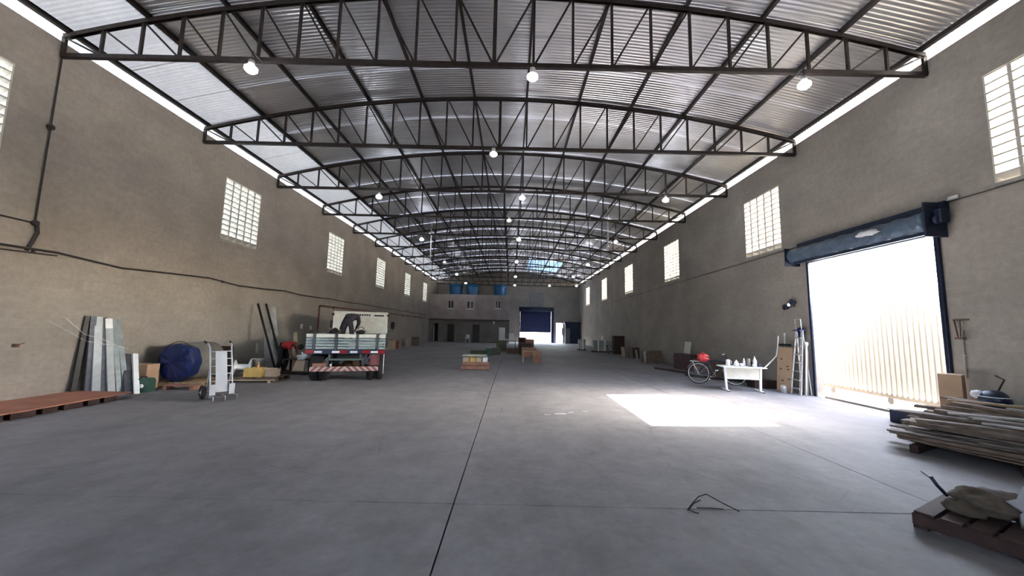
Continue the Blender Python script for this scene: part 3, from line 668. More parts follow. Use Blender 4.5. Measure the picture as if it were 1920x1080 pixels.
for s in (-1, 1):
    MB().box((s*(cw+.003), 5.05, 1.72), (.01, .75, .45)).build('side_window', M_glassdark, tk)
    m_ = MB().bbox((s*(cw+.2), 5.6, 1.62), (.16, .05, .30), .02).build('mirror', M_black, tk); MB().tube(((s*cw, 5.6, 1.8), (s*(cw+.2), 5.6, 1.82), (s*(cw+.2), 5.6, 1.4), (s*cw, 5.6, 1.38)), .012).build('mirror_arm', M_black, m_)
    MB().lathe((s*.8, 6.05, .85), ((.02,-.03),(.1,-.02),(.09,.03),(.02,.04)), 14, 'Y').build('headlamp', M_white2, tk)
MB().bbox((0, 6.1, .5), (1.9, .1, .16), .02).build('front_bumper', M_darkgalv, tk)
# cargo on the bed
def board_thing(name, label, cat, p, d, m, rz=TH, group=None):
    t = thing(name, label, cat, p, rz, group); MB().bbox((0,0,d[2]/2), d, .006).build('sheet', m, t); return t
for q in range(3): board_thing('cement_board', ['lowest','middle','top'][q] + ' grey-green board of the stack lying on the truck bed', 'board', tw(.40, 2.4, .925+.13*q), (.98-.1*q, 2.2, .12), [M_offwhite, mat('green_grey_board', (.26,.29,.23), .8), M_sill][q])
t = thing('tool_bag', 'black bag lying on the boards at the middle of the truck bed', 'bag', tw(.20, 1.9, 1.315), TH); MB().blob((0,0,.06), (.15,.12,.07), 2, .4).build('bag_body', M_black, t); MB().tube(((-.1,0,.14),(-.05,0,.22),(.05,0,.22),(.1,0,.14)), .012).build('handle', M_black, t)
t = thing('tool_bag', 'dark bundle on the left front corner of the truck bed', 'bag', tw(-.76, 3.3, .96), TH); MB().blob((0,0,.24), (.22,.3,.24), 6, .5).build('bag_body', M_black, t)
t = thing('coil', 'small dark coil hung over the left rear tailgate corner', 'coil', tw(-.9, .12, 1.37), TH); MB().torus((0,0,.0), .12, .035, 'Z', 18, 6).torus((.01,.01,.05), .11, .03, 'Z', 18, 6).build('winding', M_cable, t)

Wm = person('person in dark grey clothes bending over on the truck bed, back to camera', dict(
    pelvis=(0,0,.80), chest=(-.02,.34,1.03), neck=(-.04,.52,1.03), head=(-.06,.66,.95),
    shL=(-.20,.36,1.00), elL=(-.34,.36,.72), wrL=(-.43,.34,.48), shR=(.17,.38,.99), elR=(.16,.52,.74), wrR=(.02,.60,.52),
    hpL=(-.095,0,.76), knL=(-.155,-.02,.43), anL=(-.17,.0,.08), toeL=(-.18,.13,.035), hpR=(.095,0,.76), knR=(.145,-.02,.43), anR=(.16,.0,.08), toeR=(.17,.13,.035)),
    (0,.5,-.8), M_greycloth, M_greycloth, (-5.62, 12.95, .928), sleeve=2)
Wr = person('person in a red shirt and black trousers stooping over a saw beside the truck', dict(
    pelvis=(-.05,0,.84), chest=(.28,-.03,.97), neck=(.44,-.05,.93), head=(.56,-.06,.86),
    shL=(.30,.15,.93), elL=(.36,.16,.66), wrL=(.44,.08,.47), shR=(.30,-.20,.92), elR=(.34,-.22,.65), wrR=(.42,-.12,.46),
    hpL=(-.03,.10,.80), knL=(.03,.16,.44), anL=(-.04,.18,.08), toeL=(.09,.18,.035), hpR=(-.05,-.10,.80), knR=(.02,-.14,.44), anR=(-.10,-.14,.08), toeR=(.03,-.15,.035)),
    (.6,0,-.8), M_red, M_darkcloth, (-7.5, 12.5, 0))

# ------------------------------------------------------------------ things by the left wall
def pallet(name, label, loc, rz, w_, d_, h=.14, m=M_wood3, cat='pallet', ndeck=7):
    t = thing(name, label, cat, loc, rz)
    for i in range(ndeck): MB().bbox((-w_/2+w_*(i+.5)/ndeck, 0, h-.011), (w_/ndeck-.03, d_, .022), .003).build('deck_board', m, t)
    for s in (-1, 0, 1): MB().bbox((0, s*(d_/2-.05), h/2+.0), (w_, .09, h-.048), .004).build('stringer', m, t)
    for i in (0, 1, 2): MB().bbox(((-w_/2+.05) if i == 0 else (0 if i == 1 else w_/2-.05), 0, .0125), (.09, d_, .021), .003).build('bottom_board', m, t)
    return t
# red plywood on bearers
t = thing('plywood_platform', 'long red-faced plywood sheets laid on timber blocks at the left foreground wall', 'platform', (-8.32, 6.3, 0))
for i, (y0, y1) in enumerate(((-1.9, .35), (.36, 1.62))):
    xr0, xr1 = .60-.03*i, .52
    mb = MB(); mb.prism([(-.66, y0), (xr0, y0), (xr1 if i else .58, y1), (-.66, y1)], .112, .130, 'Z'); mb.build('plywood_sheet', M_ply, t)
yy = -1.75
for q in range(9):
    l = [.34,.14,.36,.3,.32,.22,.3,.2,.24][q]
    if yy + l > 1.62: break
    MB().bbox((.50-.012*q, yy+l/2, .056), (.12, l, .11), .006).build('timber_block', M_darkwood, t); yy += l + .09
for x in (-.5, 0): MB().bbox((x, -.15, .056), (.1, 3.4, .11), .006).build('bearer', M_darkwood, t)
# leaning steel profiles
def profile(label, base, top, w_, dep, m, group='steel profiles leaning on the left wall', lips=True):
    base, top = Vector(base), Vector(top); d = top-base; L_ = d.length
    t = thing('steel_profile', label, 'steel profile', base, group=group)
    zx = d.normalized(); xx = Vector((.35, 1, 0)); xx = (xx - zx*xx.dot(zx)).normalized(); yy = zx.cross(xx)
    mb = MB(); M3 = Matrix((xx, yy, zx)).transposed(); th = .006
    for c, s in (((0,0), (w_, th)), ((-w_/2, -dep/2*1), (th, dep)), ((w_/2, -dep/2), (th, dep)), ((-w_/2+.012, -dep), (.024, th)), ((w_/2-.012, -dep), (.024, th))):
        mb.box(M3 @ Vector((c[0], -c[1], L_/2)), (s[0], s[1], L_), M=M3)
    mb.build('channel', m, t)
    return t, M3, L_
profile('black steel profile leaning at a steep slant, leftmost of the profile bundle', (-8.86, 7.78, 0), (-8.95, 7.93, 1.67), .07, .06, M_black)
cx = [(-8.72, 7.93, -8.92, 8.02, .09, M_darkgalv, 'narrow dark profile between the black one and the light ones'),
      (-8.62, 8.0, -8.90, 8.1, .125, M_galvlight, 'pale galvanised profile, first light one from the left'),
      (-8.60, 8.12, -8.91, 8.2, .12, M_darkgalv, 'dark bluish profile between two pale ones'),
      (-8.50, 8.2, -8.88, 8.28, .115, M_galvlight, 'pale galvanised profile with a white paper label near its top'),
      (-8.46, 8.32, -8.89, 8.4, .085, M_galv, 'grey galvanised profile right of the labelled one'),
      (-8.42, 8.43, -8.90, 8.5, .09, M_galv, 'rightmost tall grey profile of the leaning bundle')]
for i, (bx, by, tx_, ty_, w_, m, lb) in enumerate(cx):
    t, M3, L_ = profile(lb, (bx, by, 0), (tx_, ty_, 1.67-.012*i), w_, .05, m)
    if 'paper' in lb: MB().box(M3 @ Vector((0, -.062 if False else .056, L_-.12)), (.12, .003, .22), M=M3).build('paper_label', M_white2, t); MB().box(M3 @ Vector((0, -.006, L_-.12)), (.12, .003, .22), M=M3).build('paper_label', M_white2, t)
profile('short dark profile standing right of the tall bundle', (-8.3, 8.36, 0), (-8.72, 8.62, .84), .13, .05, M_darkgalv)
profile('short bright white profile, rightmost of the leaning steel', (-8.16, 8.40, 0), (-8.62, 8.72, .84), .085, .04, M_white2)
t = thing('tie_wire', 'thin light wire tied around the leaning steel profiles', 'wire', (0,0,0))
MB().tube([(-8.97,7.55,1.62),(-8.86,7.85,1.28),(-8.68,8.0,1.2),(-8.62,8.2,1.08),(-8.55,8.35,1.0),(-8.48,8.5,.9)], .006, 5).tube([(-8.97,7.3,1.55),(-8.84,7.86,1.15),(-8.66,8.05,1.08),(-8.58,8.2,1.06)], .005, 5).build('loop', M_alu, t)
# cardboard and green boxes
def carton(label, loc, rz, d, m=M_card, print_=None, cat='box', name='carton'):
    t = thing(name, label, cat, loc, rz)
    MB().bbox((0,0,d[2]/2), d, .006).build('box_body', m, t)
    MB().box((0, 0, d[2]+.002), (d[0]*.98, .05, .004)).build('tape', M_cardl, t)
    if print_:
        for q in range(print_): MB().box((-d[0]*.2+q*d[0]*.4/print_, -d[1]/2-.001, d[2]*.72), (d[0]*.3/print_, .002, .03)).build('print', M_wood3, t)
    return t
carton('brown cardboard box with dark print beside the white steel profile', (-8.70, 9.0, 0), .1, (.50, .36, .58), M_card, 6)
t = thing('tool_case', 'small dark green case with a white round spot on the floor', 'case', (-8.30, 8.66, 0), .2)
MB().prism([(-.17,0),(.17,0),(.17,.24),(.13,.30),(-.12,.30),(-.17,.25)], -.12, .12).build('case_body', M_green, t); MB().lathe((.04,-.125,.14), ((.005,-.006),(.045,-.005),(.045,.003),(.005,.004)), 14, 'Y').build('round_label', M_white2, t); MB().tube(((-.06,0,.3),(-.05,0,.34),(.05,0,.34),(.06,0,.3)), .01).build('handle', M_black, t)
# roll wrapped in a blue tarp on a pallet
pallet('pallet', 'low wooden pallet carrying the blue-wrapped roll', (-8.1, 9.72, 0), .1, 1.15, .95, .13, M_wood)
t = thing('wrapped_roll', 'big grey roll with its end covered by a gathered blue tarp', 'roll', (-8.22, 9.26, .135), -.16)
MB().lathe((0,.0,.47), ((.40,.05),(.46,.08),(.465,.95),(.40,1.0)), 30, 'Y').build('roll_body', M_greyroll, t)
mb = MB(); n = 56; vs = []
for i, (r, yy) in enumerate(((.02,-.05),(.12,-.035),(.25,-.015),(.38,.0),(.465,.03),(.49,.09),(.485,.2),(.47,.3))):
    for k in range(n):
        a = 2*PI*k/n; f = .014*math.sin(k*PI/1.0+.0) * min(1, r*4) + .012*math.sin(a*9+1.3)*min(1, r*3)
        rr = r + (f if i > 3 else 0) - (.03 if i > 3 and math.sin(a) > .93 else 0); vs.append((rr*math.cos(a)*1.02, yy+(f if i < 5 else 0), .47+rr*math.sin(a)*(.98)))
mb.add(vs, [(i*n+k, i*n+(k+1)%n, (i+1)*n+(k+1)%n, (i+1)*n+k) for i in range(7) for k in range(n)]+[tuple(range(n-1,-1,-1))]); mb.build('tarp', M_tarp, t)
MB().torus((0, .12, .47), .495, .008, 'Y', 36, 5).build('rope', M_cable, t)
# wooden panel on the pallet front
t = thing('timber_board', 'reddish board lying on the floor in front of the blue roll', 'board', (-7.75, 9.03, 0), .05); MB().bbox((0,0,.10), (.75,.22,.025), .004).box((-.3,0,.045),(.08,.2,.085)).box((.3,0,.045),(.08,.2,.085)).build('plank', M_redwood, t)

# hand truck
HB, HN, HWd = Vector((-6.17, 8.12, 0)), Vector((.78,-.62,0)).normalized(), Vector((.62,.78,0)).normalized()
t = thing('hand_truck', 'light grey two-wheeled hand truck standing tilted beside the blue roll', 'hand truck', HB)
def hp(u, h, n_=0):            # u across, h along the frame, n_ forward of it
    k = h/1.12; return HWd*u + Vector((0,0,.10+h*.95)) + HN*(.20-.34*k-.05*k*k + n_)
for s in (-1, 1):
    MB().tube([hp(s*.19, q*.1) for q in range(10)] + [hp(s*.19, .98), hp(s*.20, 1.06, -.03), hp(s*.21, 1.10, -.12)], .016, 8).build('side_rail', M_htruck, t)
    MB().cyl(hp(s*.21, 1.095, -.10), hp(s*.23, 1.13, -.25), .021, 8).build('grip', M_black, t)
    MB().tube([hp(s*.19, .62), HWd*s*.19+Vector((0,0,.17))-HN*.10], .011, 6).build('axle_stay', M_htruck, t)
    o = MB().torus((0,0,0), .098, .042, 'Z', 22, 8).build('wheel', M_rubber, t); o.location = HWd*s*.25+Vector((0,0,.14))-HN*.10; o.rotation_euler = HWd.to_track_quat('Z','Y').to_euler()
    h_ = MB().lathe((0,0,0), ((.02,-.03),(.07,-.02),(.07,.02),(.02,.03)), 14).build('hub', M_alu, o)
    MB().box(HWd*s*.165 + Vector((0,0,.19)) + HN*.235, (.10, .012, .26), M=Matrix((HWd, HN, Vector((0,0,1)))).transposed()).build('wheel_guard', M_htruck, t)
for q in range(6): MB().tube([hp(-.19, .12+q*.16), hp(.19, .12+q*.16)], .010, 6).build('rung', M_htruck, t)
Mh = Matrix((HWd, HN, Vector((0,0,1)))).transposed()
pv = [hp(-.10,.06,.012), hp(.10,.06,.012), hp(.10,.92,.012), hp(-.10,.92,.012), hp(-.10,.06,.026), hp(.10,.06,.026), hp(.10,.92,.026), hp(-.10,.92,.026)]
MB().add(pv, [(0,1,2,3),(7,6,5,4),(0,4,5,1),(1,5,6,2),(2,6,7,3),(3,7,4,0)]).build('centre_panel', M_htruck, t)
MB().box(HN*.34+Vector((0,0,.10)), (.42, .26, .012), M=Mh).build('toe_plate', M_darkgalv, t)
for s in (-1, 0, 1): MB().tube([HN*.22+HWd*s*.2+Vector((0,0,.10)), HN*.48+HWd*s*.2+Vector((0,0,.105)), HN*.48+HWd*s*.2+Vector((0,0,.01))], .009, 6).build('foot_wire', M_alu, t)
MB().cyl(HWd*-.3+Vector((0,0,.14))-HN*.10, HWd*.3+Vector((0,0,.14))-HN*.10, .012, 8).build('axle', M_alu, t)

# jumble on a pallet behind the hand truck
pallet('pallet', 'low dark pallet holding the spool and yellow crate', (-7.1, 10.75, 0), .12, 1.35, .8, .13, M_wood3)
t = thing('brown_panel', 'tall brown board leaning on the wall behind the spool', 'board', (-8.35, 11.0, 0), -.1)
MB().bbox((.05,0,.46), (.62,.03,.92), .005, M=Matrix.Rotation(.12, 3, 'X')).build('panel', mat('brown_board', (.20,.12,.10), .8), t)
t = thing('cable_spool', 'dirty white spool lying tilted on the dark pallet', 'spool', (-7.42, 10.55, .135), .5)
MB().lathe((0,0,.24), ((.02,-.19),(.2,-.19),(.2,-.16),(.09,-.12),(.08,.12),(.22,.17),(.22,.2),(.02,.2)), 18, 'X').build('spool_body', M_pvc, t)
t = thing('paper_roll', 'greyish roll standing on the spool stack, flared top', 'roll', (-7.22, 10.86, .135), 0); MB().lathe((0,0,0), ((.02,0),(.17,0),(.11,.12),(.10,.3),(.17,.44),(.16,.46),(.02,.46)), 16).build('core', mat('dirty_white', (.42,.39,.37), .8), t)
t = thing('crate', 'yellow open crate in front of the spool on the dark pallet', 'crate', (-6.98, 10.42, .135), .1)
for (c, d) in (((0,-.12,.13),(.46,.015,.24)), ((0,.12,.13),(.46,.015,.24)), ((-.22,0,.13),(.015,.25,.24)), ((.22,0,.13),(.015,.25,.24)), ((0,0,.015),(.44,.24,.02))): MB().bbox(c, d, .003).build('crate_side', M_yellow, t)
t = thing('carton', 'pale open carton right of the yellow crate', 'box', (-6.62, 10.62, .135), .25); MB().box((0,0,.10),(.3,.26,.2)).build('box_body', M_cardl, t); MB().box((0,-.16,.22),(.3,.1,.006), M=Matrix.Rotation(.4,3,'X')).build('flap', M_cardl, t)
t = thing('bottle', 'small orange bottle standing in the yellow crate', 'bottle', (-6.95, 10.5, .16), 0); MB().lathe((0,0,0), ((.02,0),(.035,.01),(.035,.26),(.015,.31),(.015,.36)), 10).build('bottle_body', mat('orange_plastic', (.8,.42,.15), .5), t)
t = thing('timber_plank', 'thin pale plank edge along the front of the dark pallet', 'plank', (-7.0, 10.22, 0), .18); MB().bbox((0,0,.07), (1.25,.08,.02), .003).box((-.5,0,.03),(.06,.07,.06)).box((.5,0,.03),(.06,.07,.06)).build('plank', M_cardl, t)
# leaning racks: dark rails and grey sheets
for i, (x0, x1) in enumerate(((-7.72, -8.74), (-7.47, -8.46))):
    t = thing('steel_rail', ['left', 'right'][i] + ' one of two long black rails leaning on the wall', 'rail', (x0, 12.55, 0), group='two leaning black rails')
    MB().bar((0, 0, .0), (x1-x0, .32, 2.26), .05, .045).bar((.015, -.03, .02), (x1-x0+.015, .29, 2.26), .012, .07).build('rail', M_black, t)
for i, (x, y, w_, h, lean, m, lb) in enumerate((( -8.05, 12.80, .46, 1.25, .42, mat('grey_sheet', (.36,.36,.37), .7), 'wide grey sheet leaning behind the black rails'), (-8.1, 13.2, .30, 2.2, .62, mat('pale_sheet', (.55,.55,.53), .7), 'tall pale strip between the black rails'), (-8.35, 12.45, .16, .92, .3, M_galv, 'narrow grey offcut left of the black rails'), (-7.55, 13.35, .22, 1.3, .35, M_cardl, 'pale board edge right of the black rails'))):
    t = thing('sheet_board', lb, 'board', (x, y, 0)); hgt = h
    MB().add([(-w_/2,0,0),(w_/2,0,0),(w_/2-lean,.35,hgt),(-w_/2-lean+.1,.35,hgt),(-w_/2,.02,0),(w_/2,.02,0),(w_/2-lean,.37,hgt),(-w_/2-lean+.1,.37,hgt)], [(0,1,2,3),(7,6,5,4),(0,4,5,1),(1,5,6,2),(2,6,7,3),(3,7,4,0)]).build('sheet', m, t)
# saw bench at the stooping worker
t = thing('saw_bench', 'low saw bench with a pale slanted side panel by the red-shirted worker', 'bench', (-6.98, 12.45, 0), .05)
MB().prism([(-.16,.06),(.22,.06),(.25,.42),(-.02,.42)], -.02, .0).build('side_panel', M_cardl, t)
MB().box((-.1,.2,.43),(.7,.45,.03)).build('bench_top', M_darkwood, t)
for x in (-.4, .2):
    for y in (.02, .38): MB().box((x,y,.21),(.05,.05,.42)).build('leg', M_darkwood, t)
t = thing('angle_grinder', 'small white power tool on the saw bench', 'power tool', (-6.87, 12.45, .445), .2)
MB().lathe((0,0,.1), ((.02,-.14),(.045,-.12),(.05,.1),(.03,.14)), 12, 'X').lathe((.1,0,.12), ((.01,-.02),(.09,-.01),(.09,.01),(.01,.02)), 14, 'Y').build('tool_body', M_white2, t); MB().cyl((.02,0,.12),(.02,0,.24), .02, 8).build('handle', M_white2, t); MB().box((0,0,.02),(.2,.12,.04)).build('tool_base', M_white2, t)
pallet('pallet', 'dark flat pallet under the saw bench beside the truck', (-7.2, 12.15, 0), .05, 1.5, .3, .08, M_darkwood, ndeck=5)
# wall pipework and cables, left
t = thing('wall_pipe', 'brown red pipe running down and along the left wall behind the truck', 'pipe', (XL+.06, 17.4, 0))
MB().tube([(0,0,.0),(0,0,2.44),(0,.03,2.47),(0,22,2.52)], .035, 8).build('pipe_run', M_pipe, t)
for q in range(5): MB().torus((0, 1.4+q*4, 2.47+.01*q), .04, .012, 'Y', 12, 5).box((-.03, 1.4+q*4, 2.40),(.03,.03,.12)).build('pipe_clamp', M_rust, t)
t = thing('wall_cable', 'thick dark cable sagging along the whole left wall', 'cable', (XL+.04, 0, 0))
MB().tube([(.0, YB+.1+q*1.24, 2.84 + .035*math.sin(q*1.9) + (.02 if q%3 else -.03)) for q in range(38)], .022, 6).tube([(.01, YB+.1+q*1.24, 2.80 + .05*math.sin(q*1.1+1)) for q in range(12)], .014, 6).build('cable_run', M_cable, t)
for q in range(8): MB().box((-.02, 6.9+q*4.6, 2.85),(.03,.04,.07)).build('cable_clip', M_pvc if q == 2 else M_cable, t)
t = thing('wall_conduit', 'dark vertical conduit with round junction boxes left of the first vent window', 'conduit', (XL+.03, 6.85, 0))
MB().tube([(0,0,6.9),(0,0,5.27),(0,.0,3.37)], .014, 6).tube([(0,0,3.37),(0,-3,3.42)], .016, 6).tube([(0,.03,3.36),(0,.06,3.2),(0,0,3.0),(0,-.06,2.84)], .03, 6).build('conduit_run', M_cable, t)
for z in (5.27, 3.37): MB().lathe((0,0,z), ((.01,-.03),(.055,-.02),(.055,.03),(.01,.035)), 14, 'X').build('junction_box', M_cable, t)
for i, (y, z) in enumerate(((16.1,1.5),(16.85,1.43))):
    t = thing('wall_socket', ['left','right'][i] + ' small white socket on the left wall above the worker', 'socket', (XL+.02, y, z)); MB().bbox((0,0,0),(.04,.14,.2),.01).build('plate', M_white2, t); MB().box((.022,0,0),(.01,.06,.1)).build('socket_face', M_pvc, t)
t = thing('wall_bracket', 'small rusty stub sticking from the left wall above the plywood', 'bracket', (XL, 6.85, 1.1)); MB().box((.04,0,0),(.08,.05,.06)).bar((.06,0,0),(.12,.06,.05),.015,.015).build('stub', M_rust, t)
# far left boxes
for i, (x, y, w_, h, m, lb) in enumerate(((-8.3,23.2,.9,.55,M_darkwood,'dark reddish crate by the left wall behind the truck'), (-8.2,25.4,.7,.62,M_cardl,'pale carton by the left wall, past the dark crate'), (-8.35,27.5,.6,.55,M_redwood,'reddish crate by the left wall between two pale boxes'), (-8.2,30.2,.35,.75,M_sill,'narrow pale box by the far left wall'), (-8.15,31.8,.8,.72,M_wood2,'wide greyish box nearest the office on the left'))):
    carton(lb, (x, y, 0), .05*i, (w_, .8, h), m)

# ------------------------------------------------------------------ middle of the floor
pallet('pallet', 'reddish pallet carrying cream crates in the middle of the floor', (-1.36, 14.95, 0), .04, 1.08, 1.0, .16, M_redwood)
t = thing('crate', 'low reddish plank tray on the central pallet', 'crate', (-1.34, 14.9, .165), .04); 
for (c, d) in (((0,-.42,.07),(1.0,.03,.13)), ((0,.42,.07),(1.0,.03,.13)), ((-.49,0,.07),(.03,.84,.13)), ((.49,0,.07),(.03,.84,.13)), ((0,0,.012),(.95,.8,.02))): MB().bbox(c, d, .004).build('crate_side', M_redwood, t)
for i, (x, w_, m, lb) in enumerate(((-1.70,.24,M_cardl,'pale carton at the left end of the row on the central pallet'), (-1.44,.22,M_yellow,'yellowish carton, second from left on the central pallet'), (-1.20,.2,M_cardl,'beige carton, third from left on the central pallet'), (-.98,.16,M_white2,'bright white carton at the right end of the row on the central pallet'))):
    carton(lb, (x, 14.75, .19), 0, (w_, .5, .28), m)
t = thing('foam_sheet', 'thin pale sheet lying on top of the central pallet cartons', 'sheet', (-1.4, 14.85, .475), .02); MB().bbox((0,0,.05),(.92,.75,.03),.005).box((0,0,.02),(.5,.4,.035)).build('sheet', mat('pale_green_sheet', (.60,.62,.54), .6), t)
def small_table(label, loc, rz, d, top_m, leg_m, name='table', cat='table', th=.04):
    t = thing(name, label, cat, loc, rz); MB().bbox((0,0,d[2]-th/2), (d[0], d[1], th), .005).build('tabletop', top_m, t)
    for sx in (-1,1):
        for sy in (-1,1): MB().box((sx*(d[0]/2-.05), sy*(d[1]/2-.05), (d[2]-th)/2), (.05,.05,d[2]-th)).build('leg', leg_m, t)
    return t
small_table('low wooden bench standing at the near end of the brown crate row', (.86, 18.15, 0), .05, (.62,.5,.56), M_wood, M_wood)
carton('reddish brown upright carton right of the low wooden bench', (1.32, 18.3, 0), -.1, (.30,.5,.54), M_redwood)
for i, (x, y, w_, d, h, m, lb) in enumerate(((.95,24.0,.82,1.2,.70,M_darkwood,'dark brown chest in the middle of the crate row'), (1.05,22.0,.8,.9,.52,M_redwood,'reddish chest just behind the low bench'), (.8,26.2,.5,.7,1.0,M_darkwood,'tallest narrow dark box of the crate row'), (1.25,25.2,.5,.7,.92,M_redwood,'tall reddish box next to the tallest one'), (-.9,23.0,.5,.5,.42,mat('olive_box', (.10,.11,.075), .8),'olive box between the central pallet and the crate row'), (-1.9,22.3,.9,.5,.28,mat('olive_box', (.10,.11,.075), .8),'low long olive box behind the central pallet'), (-1.25,22.0,.3,.4,.42,M_green,'small green box behind the central pallet'), (.1,24.6,.7,.6,.35,M_wood3,'low brown box left of the dark chest'), (-.65,26.5,.6,.5,.75,mat('olive_box', (.10,.11,.075), .8),'tall olive box left of the small white table'))):
    carton(lb, (x, y, 0), .04*i, (w_, d, h), m)
small_table('small white table with a white machine in front of the far shutter', (-.12, 31.0, 0), 0, (1.1,.6,.72), M_white2, M_navy)
t = thing('white_machine', 'white boxy machine on the small white table', 'machine', (.05, 31.0, .72), 0); MB().bbox((0,0,.24),(.42,.4,.46),.02).build('machine_body', M_white2, t); MB().box((0,-.205,.3),(.3,.01,.2)).build('machine_panel', M_pvc, t)
# plastic chair, fridge at the office
t = thing('plastic_chair', 'white plastic chair in front of the office between two doors', 'chair', (-4.62, 40.2, 0), 0)
MB().bbox((0,0,.42),(.45,.42,.03),.01).build('seat', M_pvc, t); MB().bbox((0,.2,.66),(.42,.03,.42),.01).build('backrest', M_pvc, t)
for sx in (-1,1):
    for sy in (-1,1): MB().bar((sx*.18,sy*.17,.41),(sx*.23,sy*.22,0),.04,.04).build('leg', M_pvc, t)
    MB().tube(((sx*.22,.2,.62),(sx*.24,0,.62),(sx*.24,-.18,.6),(sx*.22,-.2,.42)),.018).build('armrest', M_pvc, t)
t = thing('refrigerator', 'white two-door refrigerator against the office front near its corner', 'refrigerator', (-.98, 40.62, 0), 0)
MB().bbox((0,.03,.85),(.66,.6,1.66),.02).build('cabinet', M_pvc, t)
d1 = MB().bbox((0,-.30,1.38),(.65,.05,.58),.015).build('door', M_white2, t); MB().box((-.27,-.34,1.2),(.03,.03,.2)).build('handle', M_alu, d1)
d2 = MB().bbox((0,-.30,.57),(.65,.05,1.0),.015).build('door', M_pvc, t); MB().box((-.27,-.34,.95),(.03,.03,.2)).build('handle', M_alu, d2)
t = thing('wall_light', 'small pale lamp box on the office wall above the refrigerator', 'lamp', (-1.9, OY-.08, 2.2)); MB().bbox((0,0,0),(.2,.12,.28),.03).build('lamp_housing', M_pvc, t); MB().box((0,.05,.16),(.06,.06,.1)).build('bracket', M_black, t)
# water tanks on the office roof
for i, x in enumerate((-6.4, -4.5, -1.35)):
    t = thing('water_tank', ['left','middle','right'][i] + ' blue water tank on the office roof', 'water tank', (x, 42.6, OH+.1), 0)
    MB().lathe((0,0,0), [(.05,0),(.66,0)] + [(.66+.10*q/8+(.012 if q % 2 else 0), .05+q*.125) for q in range(9)] + [(.80,1.06),(.80,1.12)], 28).build('tank_body', M_tank, t)
    MB().lathe((0,0,1.12), ((.82,0),(.82,.05),(.6,.16),(.22,.24),(.2,.29),(.02,.3)), 28).build('lid', M_tank, t)
    MB().tube(((.2,-.72,.1),(.2,-.9,.1),(.2,-.9,-.0)), .025).build('outlet_pipe', M_pipe, t)

# ------------------------------------------------------------------ right wall side
# navy booth far right
bt = thing('booth', 'dark navy flat-roofed booth in the far right corner', 'booth', (7.15, 43.4, 0))
MB().box((0,.9,1.2),(1.7,1.2,2.4)).build('booth_body', M_navy, bt); MB().bbox((0,.85,2.35),(1.86,1.4,.3),.02).build('booth_roof', M_navy, bt); MB().bbox((-.55,.27,.9),(.5,.04,1.7),.01).build('booth_door', mat('grey_door', (.16,.18,.20), .6), bt)
# stacks of white goods
for i, (x, y, w_, z) in enumerate(((5.7,30.3,.5,0),(5.7,30.3,.5,.5),(6.9,28.2,1.5,0),(6.9,28.2,1.5,.52))):
    t = thing('strapped_bundle', ['lower far','upper far','lower near','upper near'][i] + ' pale strapped bundle stacked by the far right wall', 'bundle', (x, y, .485 if z else .082), 0, 'strapped bundles by the far right wall')
    for q in range(3): MB().bbox((0,0,.07+.125*q),(w_,.8,.115),.01).build('slab_pack', mat('grey_pack', (.34,.36,.37), .7), t)
    for s in (-.3, .02): MB().box((s*w_, -.41, .2),(.10,.015,.40)).build('strap', M_white2, t)
for x, y, w_ in ((5.7,30.3,.6),(6.9,28.2,1.6)): pallet('pallet', 'dark pallet under the %s strapped bundles' % ('far' if w_ < 1 else 'near'), (x, y, 0), 0, w_, .85, .08, M_darkwood, ndeck=5)
t = thing('white_can', 'small white can on top of the near strapped bundles', 'can', (6.85, 28.0, .872), 0); MB().lathe((0,0,0), ((.02,0),(.09,.01),(.09,.32),(.05,.36),(.02,.37)), 12).build('can_body', M_white2, t)
for i, (x, y, w_, d, h, m, lb) in enumerate(((7.5,26.3,.7,.6,1.25,M_darkwood,'tall dark crate by the right wall past the bundles'), (7.45,22.8,.5,.4,.62,M_darkwood,'low dark chest by the right wall, left of the leaning boards'), (7.3,19.6,.8,.7,.62,M_wood3,'open brown crate by the right wall with a pale end board'), (7.75,20.9,.5,.6,.5,M_navy,'low navy box behind the open brown crate'), (7.66,16.4,.5,1.3,.66,mat('maroon_cabinet', (.10,.06,.065), .7),'low maroon cabinet by the right wall behind the bicycle'), (7.72,14.6,.5,1.4,.55,M_wood3,'low brown cabinet next to the maroon one'))):
    carton(lb, (x, y, 0), .03*i, (w_, d, h), m)
for i, (x, y, m, lb) in enumerate(((6.92,23.4,M_cardl,'pale narrow board leaning on the low dark chest'), (7.15,22.6,M_wood2,'brownish rounded board leaning right of the pale one'), (6.85,19.3,M_sill,'grey end board standing at the open brown crate'), (6.7,20.2,M_sill,'thin grey post left of the open brown crate'), (6.55,25.6,M_wood3,'short brown post in front of the tall dark crate'))):
    t = thing('timber_board', lb, 'board', (x, y, 0), 0); MB().bbox((.04,0,.31),(.20 if i < 3 else .1,.03,.62),.006, M=Matrix.Rotation(-.12,3,'Y')).build('plank', m, t)
t = thing('picture_board', 'small white panel propped on the maroon cabinet against the wall', 'panel', (7.72, 16.6, .672), 0); MB().bbox((.06,0,.26),(.03,.55,.52),.006, M=Matrix.Rotation(.15,3,'Y')).build('panel', M_offwhite, t)
for i, (x, y, l) in enumerate(((6.6,15.6,1.8),(6.85,13.6,1.2),(7.5,12.9,1.6))):
    t = thing('timber_plank', ['left','middle','right'][i] + ' dark plank lying on the floor near the bicycle', 'plank', (x, y, 0), -1.2+.2*i); MB().bbox((0,0,.035),(l,.12,.07),.006).build('plank', M_darkwood, t)
